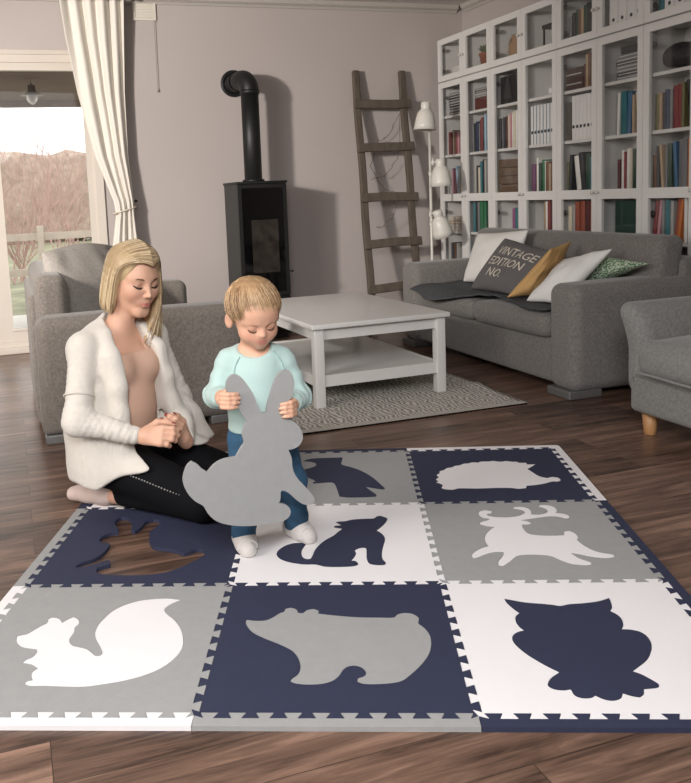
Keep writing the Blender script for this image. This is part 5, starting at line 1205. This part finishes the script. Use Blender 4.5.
# small fists closed round the rim of the rabbit: palm beside the rim, fingers in front, thumb behind
TF = []
for sg, cx, cz, wr in ((1, .5460, .531, 'rwr'), (-1, .7290, .486, 'lwr')):
    S.cone(T[wr], (cx-.013*sg, 2.240, cz), .018, .016, .010); S.ell((cx-.013*sg, 2.229, cz), (.0115, .017, .022), None, .010)
    for i in range(4):
        z = cz+.0192-.0124*i; L = (.033, .037, .035, .028)[i]
        P = [np.array((cx-.0165*sg, 2.216, z)), np.array((cx+.000*sg, 2.2005, z)), np.array((cx+(L-.018)*sg, 2.1995, z-.001)), np.array((cx+(L-.004)*sg, 2.2035, z-.002))]
        S.chain(P, (.0072, .0067, .0060, .0050), .003); TF.append(P[-1])
    S.chain([(cx-.008*sg, 2.236, cz+.014), (cx+.010*sg, 2.233, cz+.024), (cx+.028*sg, 2.2285, cz+.026)], (.0095, .008, .0062), .006)
V, F = S.mesh(1); Q = THd.inv(V); C = np.tile(np.array(lin('dbab90')[:3]), (len(V), 1))
for l in (-1, 1): C = mixcol(C, .45*gauss(Q, (.056, .035*l, -.042), (.03, .022, .02)), 'd98f7d'); C = mixcol(C, .35*gauss(Q, (.07, .0275*l, -.013), (.025, .018, .007)), 'a97763')
C = mixcol(C, np.clip(1.5*gauss(Q, (.078, 0, -.0555), (.02, .015, .0085)), 0, 1)*.75, 'c4746c')
skin_t = mat('toddler_skin', 'e6bfa8', .5, attr='Pigment', sss=.12)
np_object('body', V, F, skin_t, troot, C)
# mint top
S = Sdf((.46, 2.20, .36), (.92, 2.52, .66), .003); t_torso(S, .009)
for q in 'rl':
    wrist = T[q+'wr']+(T[q+'el']-T[q+'wr'])*.10
    S.chain([T[q+'sh'], T[q+'el'], wrist], (.037, .034, .027), .022)
S.fn(lambda X, Y, Z: Z-.392-.004*np.sin(X*70), *ALL, k=.006)
S.ell((.672, 2.355, .662), (.060, .062, .044), None, .008, 'sub')
V, F = S.mesh(2)
nz = np.zeros(len(V))
for a, b, ph in (('rsh', 'rel', 0), ('rel', 'rwr', 2), ('lsh', 'lel', 1), ('lel', 'lwr', 3)):
    ab = T[b]-T[a]; t_ = ((V-T[a]) @ ab)/(ab@ab); d_ = np.linalg.norm(V-(T[a]+np.clip(t_, 0, 1)[:, None]*ab), axis=1); w_ = np.exp(-np.maximum(0, d_-.045)**2/.0002)*np.exp(-np.maximum(0, np.abs(t_-.5)-.5)**2/.02)
    nz += w_*(.0016*np.sin(t_*22+ph+V[:, 2]*60))
nz += .0018*np.sin(V[:, 2]*75+V[:, 0]*50)*np.exp(-np.maximum(0, V[:, 2]-.50)**2/.004)
def vnormals(V, F):
    n = np.zeros_like(V); f = np.cross(V[F[:, 2]]-V[F[:, 0]], V[F[:, 3]]-V[F[:, 1]])
    for i in range(4):
        for k_ in range(3): n[:, k_] += np.bincount(F[:, i], f[:, k_], len(V))
    return n/np.maximum(np.linalg.norm(n, axis=1), 1e-9)[:, None]
mint = mat('mint_jersey', 'b3ccc7', .9, bump=.2, bscale=160, sheen=.2)
top = np_object('mint_top', V+vnormals(V, F)*nz[:, None], F, mint, troot)
N_ = vnormals(V, F); V2 = V+N_*nz[:, None]; m = MB()
for sg in (-1, 1):                                                      # envelope shoulder seams, laid on the cloth
    pts = []
    for k in range(13):
        f = k/12; g = TB(.09, sg*(.046+.026*f+.012*math.sin(PI*f)), .632-.078*f)
        d_ = np.linalg.norm(np.cross(V2-g, TB.A[0]), axis=1) - .35*((V2-TB.o) @ TB.A[0]).clip(-.05, .2)*.3; d_[((V2-TB.o) @ TB.A[0]) < -.02] = 9; i = int(np.argmin(d_)); pts.append(V2[i]+N_[i]*.0008)
    pts = [tuple((pts[max(0, i-1)]+pts[i]*2+pts[min(len(pts)-1, i+1)])/4) for i in range(len(pts))]
    m.tube(pts, .0026, n=6)
m.build('shoulder_seam', mat('mint_seam', '9dbab5', .9), top)
# jeans
S = Sdf((.50, 2.25, .02), (.90, 2.54, .44), .003)
S.ell((.69, 2.395, .375), (.083, .093, .06), TB.A, .03)
for q in 'rl': S.chain([T[q+'hip'], T[q+'kn'], T[q+'an']], (.058, .046, .038), .03)
S.fn(lambda X, Y, Z: Z-.045, *ALL, k=.004); S.fn(lambda X, Y, Z: .415-Z, *ALL, k=.004)
V, F = S.mesh(2); nz = .0020*np.sin(V[:, 2]*95+V[:, 0]*45)*np.exp(-np.maximum(0, np.abs(V[:, 2]-.13)-.08)**2/.003)
np_object('jeans', V+vnormals(V, F)*nz[:, None], F, mat('blue_denim', '2f5470', .85, var=.22, vscale=26, bump=.3, bscale=220), troot)
# slippers with two soft straps
slip = mat('pale_grey_fleece', 'cfc9c4', .95, bump=.7, bscale=110, sheen=.3)
for q, ang in (('r', -.05), ('l', .34)):
    c_ = T[q+'an']; d = np.array((math.sin(ang)-.03, -math.cos(ang), 0)); n_ = np.array((-d[1], d[0], 0))
    S = Sdf(c_-.13, c_+.13, .003); heel = np.array((c_[0], c_[1], .012))+d*-.02
    S.chain([heel+(0, 0, .024), heel+d*.045+(0, 0, .024), heel+d*.080+(0, 0, .017)], (.029, .030, .027), .02)
    S.cone(heel+d*.0+(0, 0, .03), c_+np.array((0, 0, .0)), .032, .033, .02)
    S.fn(lambda X, Y, Z: Z-.0135, *ALL, k=.004); S.fn(lambda X, Y, Z: .072-Z, *ALL)
    V, F = S.mesh(2); sh = np_object('slipper', V, F, slip, troot)
    for o in (.042, .070):
        m = MB(); pts = []
        for k in range(13):
            a = PI*k/12; rr = .0305-(.0020 if o > .06 else 0); p = heel+d*(o+.006*math.sin(a))+n_*rr*math.cos(a)+np.array((0, 0, .019+rr*math.sin(a)*1.02)); pts.append(tuple(p))
        m.tube(pts, .0055, n=8); m.build('strap', slip, sh)
# hair, brows, lashes
add_brow(THd, troot, mat('pale_brow', 'b58f6c', .8), [(.0715, .013, .006), (.0700, .022, .0085), (.0645, .034, .0085), (.0565, .042, .005)], [.0013, .0019, .0018, .001], 'eyebrow')
add_brow(THd, troot, mat('brown_lash', '5d4231', .7), [(.0728, .0155, -.0205), (.0745, .0225, -.0232), (.0742, .0300, -.0236), (.0708, .0370, -.0215), (.0655, .042, -.017)], [.0012, .0021, .0024, .0022, .0012], 'eyelash')
S = Sdf((.54, 2.20, .60), (.82, 2.50, .90), .0028); r = random.Random(5)
S.ell(THd(-.012, 0, .024), (.0865, .0755, .0745), THd.A, .008)
S.ell(THd(.085, 0, -.045), (.060, .075, .098), THd.A, .008, 'sub'); S.ell(THd(.03, 0, -.075), (.09, .10, .06), THd.A, .006, 'sub')
def t_lock(a, r):                                                       # hair fans out from the crown
    ca = math.cos(a); reach = 1.66 if ca > .55 else (1.92 if ca > -.2 else 2.12); reach *= r.uniform(.93, 1.06); P = []
    if ca > .55: reach += .10*math.sin(3*a+1)
    for j in range(7):
        th = .04+reach*j/6; sw = a+.18*th
        d = np.array((math.cos(sw)*math.sin(th), math.sin(sw)*math.sin(th), math.cos(th))); tilt = -.38
        d = np.array((d[0]*math.cos(tilt)+d[2]*math.sin(tilt), d[1], d[2]*math.cos(tilt)-d[0]*math.sin(tilt)))
        P.append((-.012+.0855*d[0], .0745*d[1], .024+.074*d[2]))
    return P
for k in range(90): S.chain([THd(*p) for p in t_lock(2*PI*k/90, r)], [.003, .0055, .007, .0065, .006, .005, .0025], .007)
hair_k = [mat('sandy_mid', 'a5835f', .45, var=.1, vscale=30), mat('sandy_light', 'c9aa84', .42), mat('sandy_dark', '7d5f43', .5)]
strands(THd, 'hair', troot, S.mesh(2), hair_k, lambda q: t_lock(q.uniform(0, 2*PI), q), 1500, (.0060, .0095), .0011, (-.012, 0, .02), 8)

# the foam rabbit in the toddler's hands
m = MB(); m.prism(RAB, 2.2095, 2.2205, fn=lambda a, b, c: (a, c, b))
o = m.build('foam_rabbit', grey_f, None, (.6, 2.215, .156)); tag(o, 'grey foam rabbit cut-out held upright by the toddler', 'foam shape')
# ------------------------------------------------------------------ light and camera
w = bpy.data.worlds.new('overcast'); scene.world = w; w.use_nodes = True
bg = w.node_tree.nodes['Background']; bg.inputs['Color'].default_value = (1, .985, .96, 1); bg.inputs['Strength'].default_value = 2.4
def area(name, loc, target, sx, sy, power, col=(1, 1, 1)):
    l = bpy.data.lights.new(name, 'AREA'); l.shape = 'RECTANGLE'; l.size = sx; l.size_y = sy; l.energy = power; l.color = col
    o = bpy.data.objects.new(name, l); COL.objects.link(o); o.location = loc
    o.rotation_euler = (Vector(target)-Vector(loc)).to_track_quat('-Z', 'Y').to_euler(); return o
def spot(name, loc, target, deg, blend, power, r, col):
    l = bpy.data.lights.new(name, 'SPOT'); l.spot_size = math.radians(deg); l.spot_blend = blend; l.energy = power; l.shadow_soft_size = r; l.color = col
    o = bpy.data.objects.new(name, l); COL.objects.link(o); o.location = loc
    o.rotation_euler = (Vector(target)-Vector(loc)).to_track_quat('-Z', 'Y').to_euler(); return o
spot('studio_spot_light', (-2.3, 2.45, 2.02), (.95, 6.3, 1.3), 68, .9, 980, .16, (1, .94, .88))
area('left_softbox_fill', (-2.7, 1.4, 1.9), (.8, 2.8, .3), 1.5, 1.5, 88, (1, .955, .91))  # softbox added inside the closed left wall, which has no window
spot('camera_side_fill_spot', (-.25, -.5, 2.2), (.8, 2.3, .15), 80, .9, 355, .5, (.99, .985, 1))  # fill spot added behind the camera to brighten mat and faces; no fixture
area('ceiling_fill_light', (.0, 1.0, 2.58), (.3, 2.4, .0), 2.4, 2.4, 34, (.98, .985, 1))  # added soft fill panel below the ceiling, not a room lamp
cam = bpy.data.cameras.new('camera'); co = bpy.data.objects.new('camera', cam); COL.objects.link(co); scene.camera = co
f, ppx, ppy, pit, rol, yaw = 829.5113, 281.3006, 297.3031, .1217, -.0430, -.3135
fw = Vector((-math.sin(yaw)*math.cos(pit), math.cos(yaw)*math.cos(pit), -math.sin(pit))); rt = Vector((math.cos(yaw), math.sin(yaw), 0)); up = rt.cross(fw)
c_, s_ = math.cos(rol), math.sin(rol); rt, up = rt*c_ + up*s_, up*c_ - rt*s_
M3 = Matrix((rt, up, -fw)).transposed(); M4 = M3.to_4x4(); M4.translation = (0, 0, 1.0935); co.matrix_world = M4
cam.sensor_width = 36; cam.sensor_fit = 'AUTO'; cam.lens = f*36/783; cam.shift_x = (345.5-ppx)/783; cam.shift_y = (ppy-391.5)/783; cam.clip_end = 100
scene.view_settings.view_transform = 'Standard'; scene.view_settings.look = 'None'; scene.view_settings.gamma = 1; scene.view_settings.use_curve_mapping = False; scene.view_settings.exposure = 0
for o in bpy.data.objects:
    if '_w' in o: del o['_w']
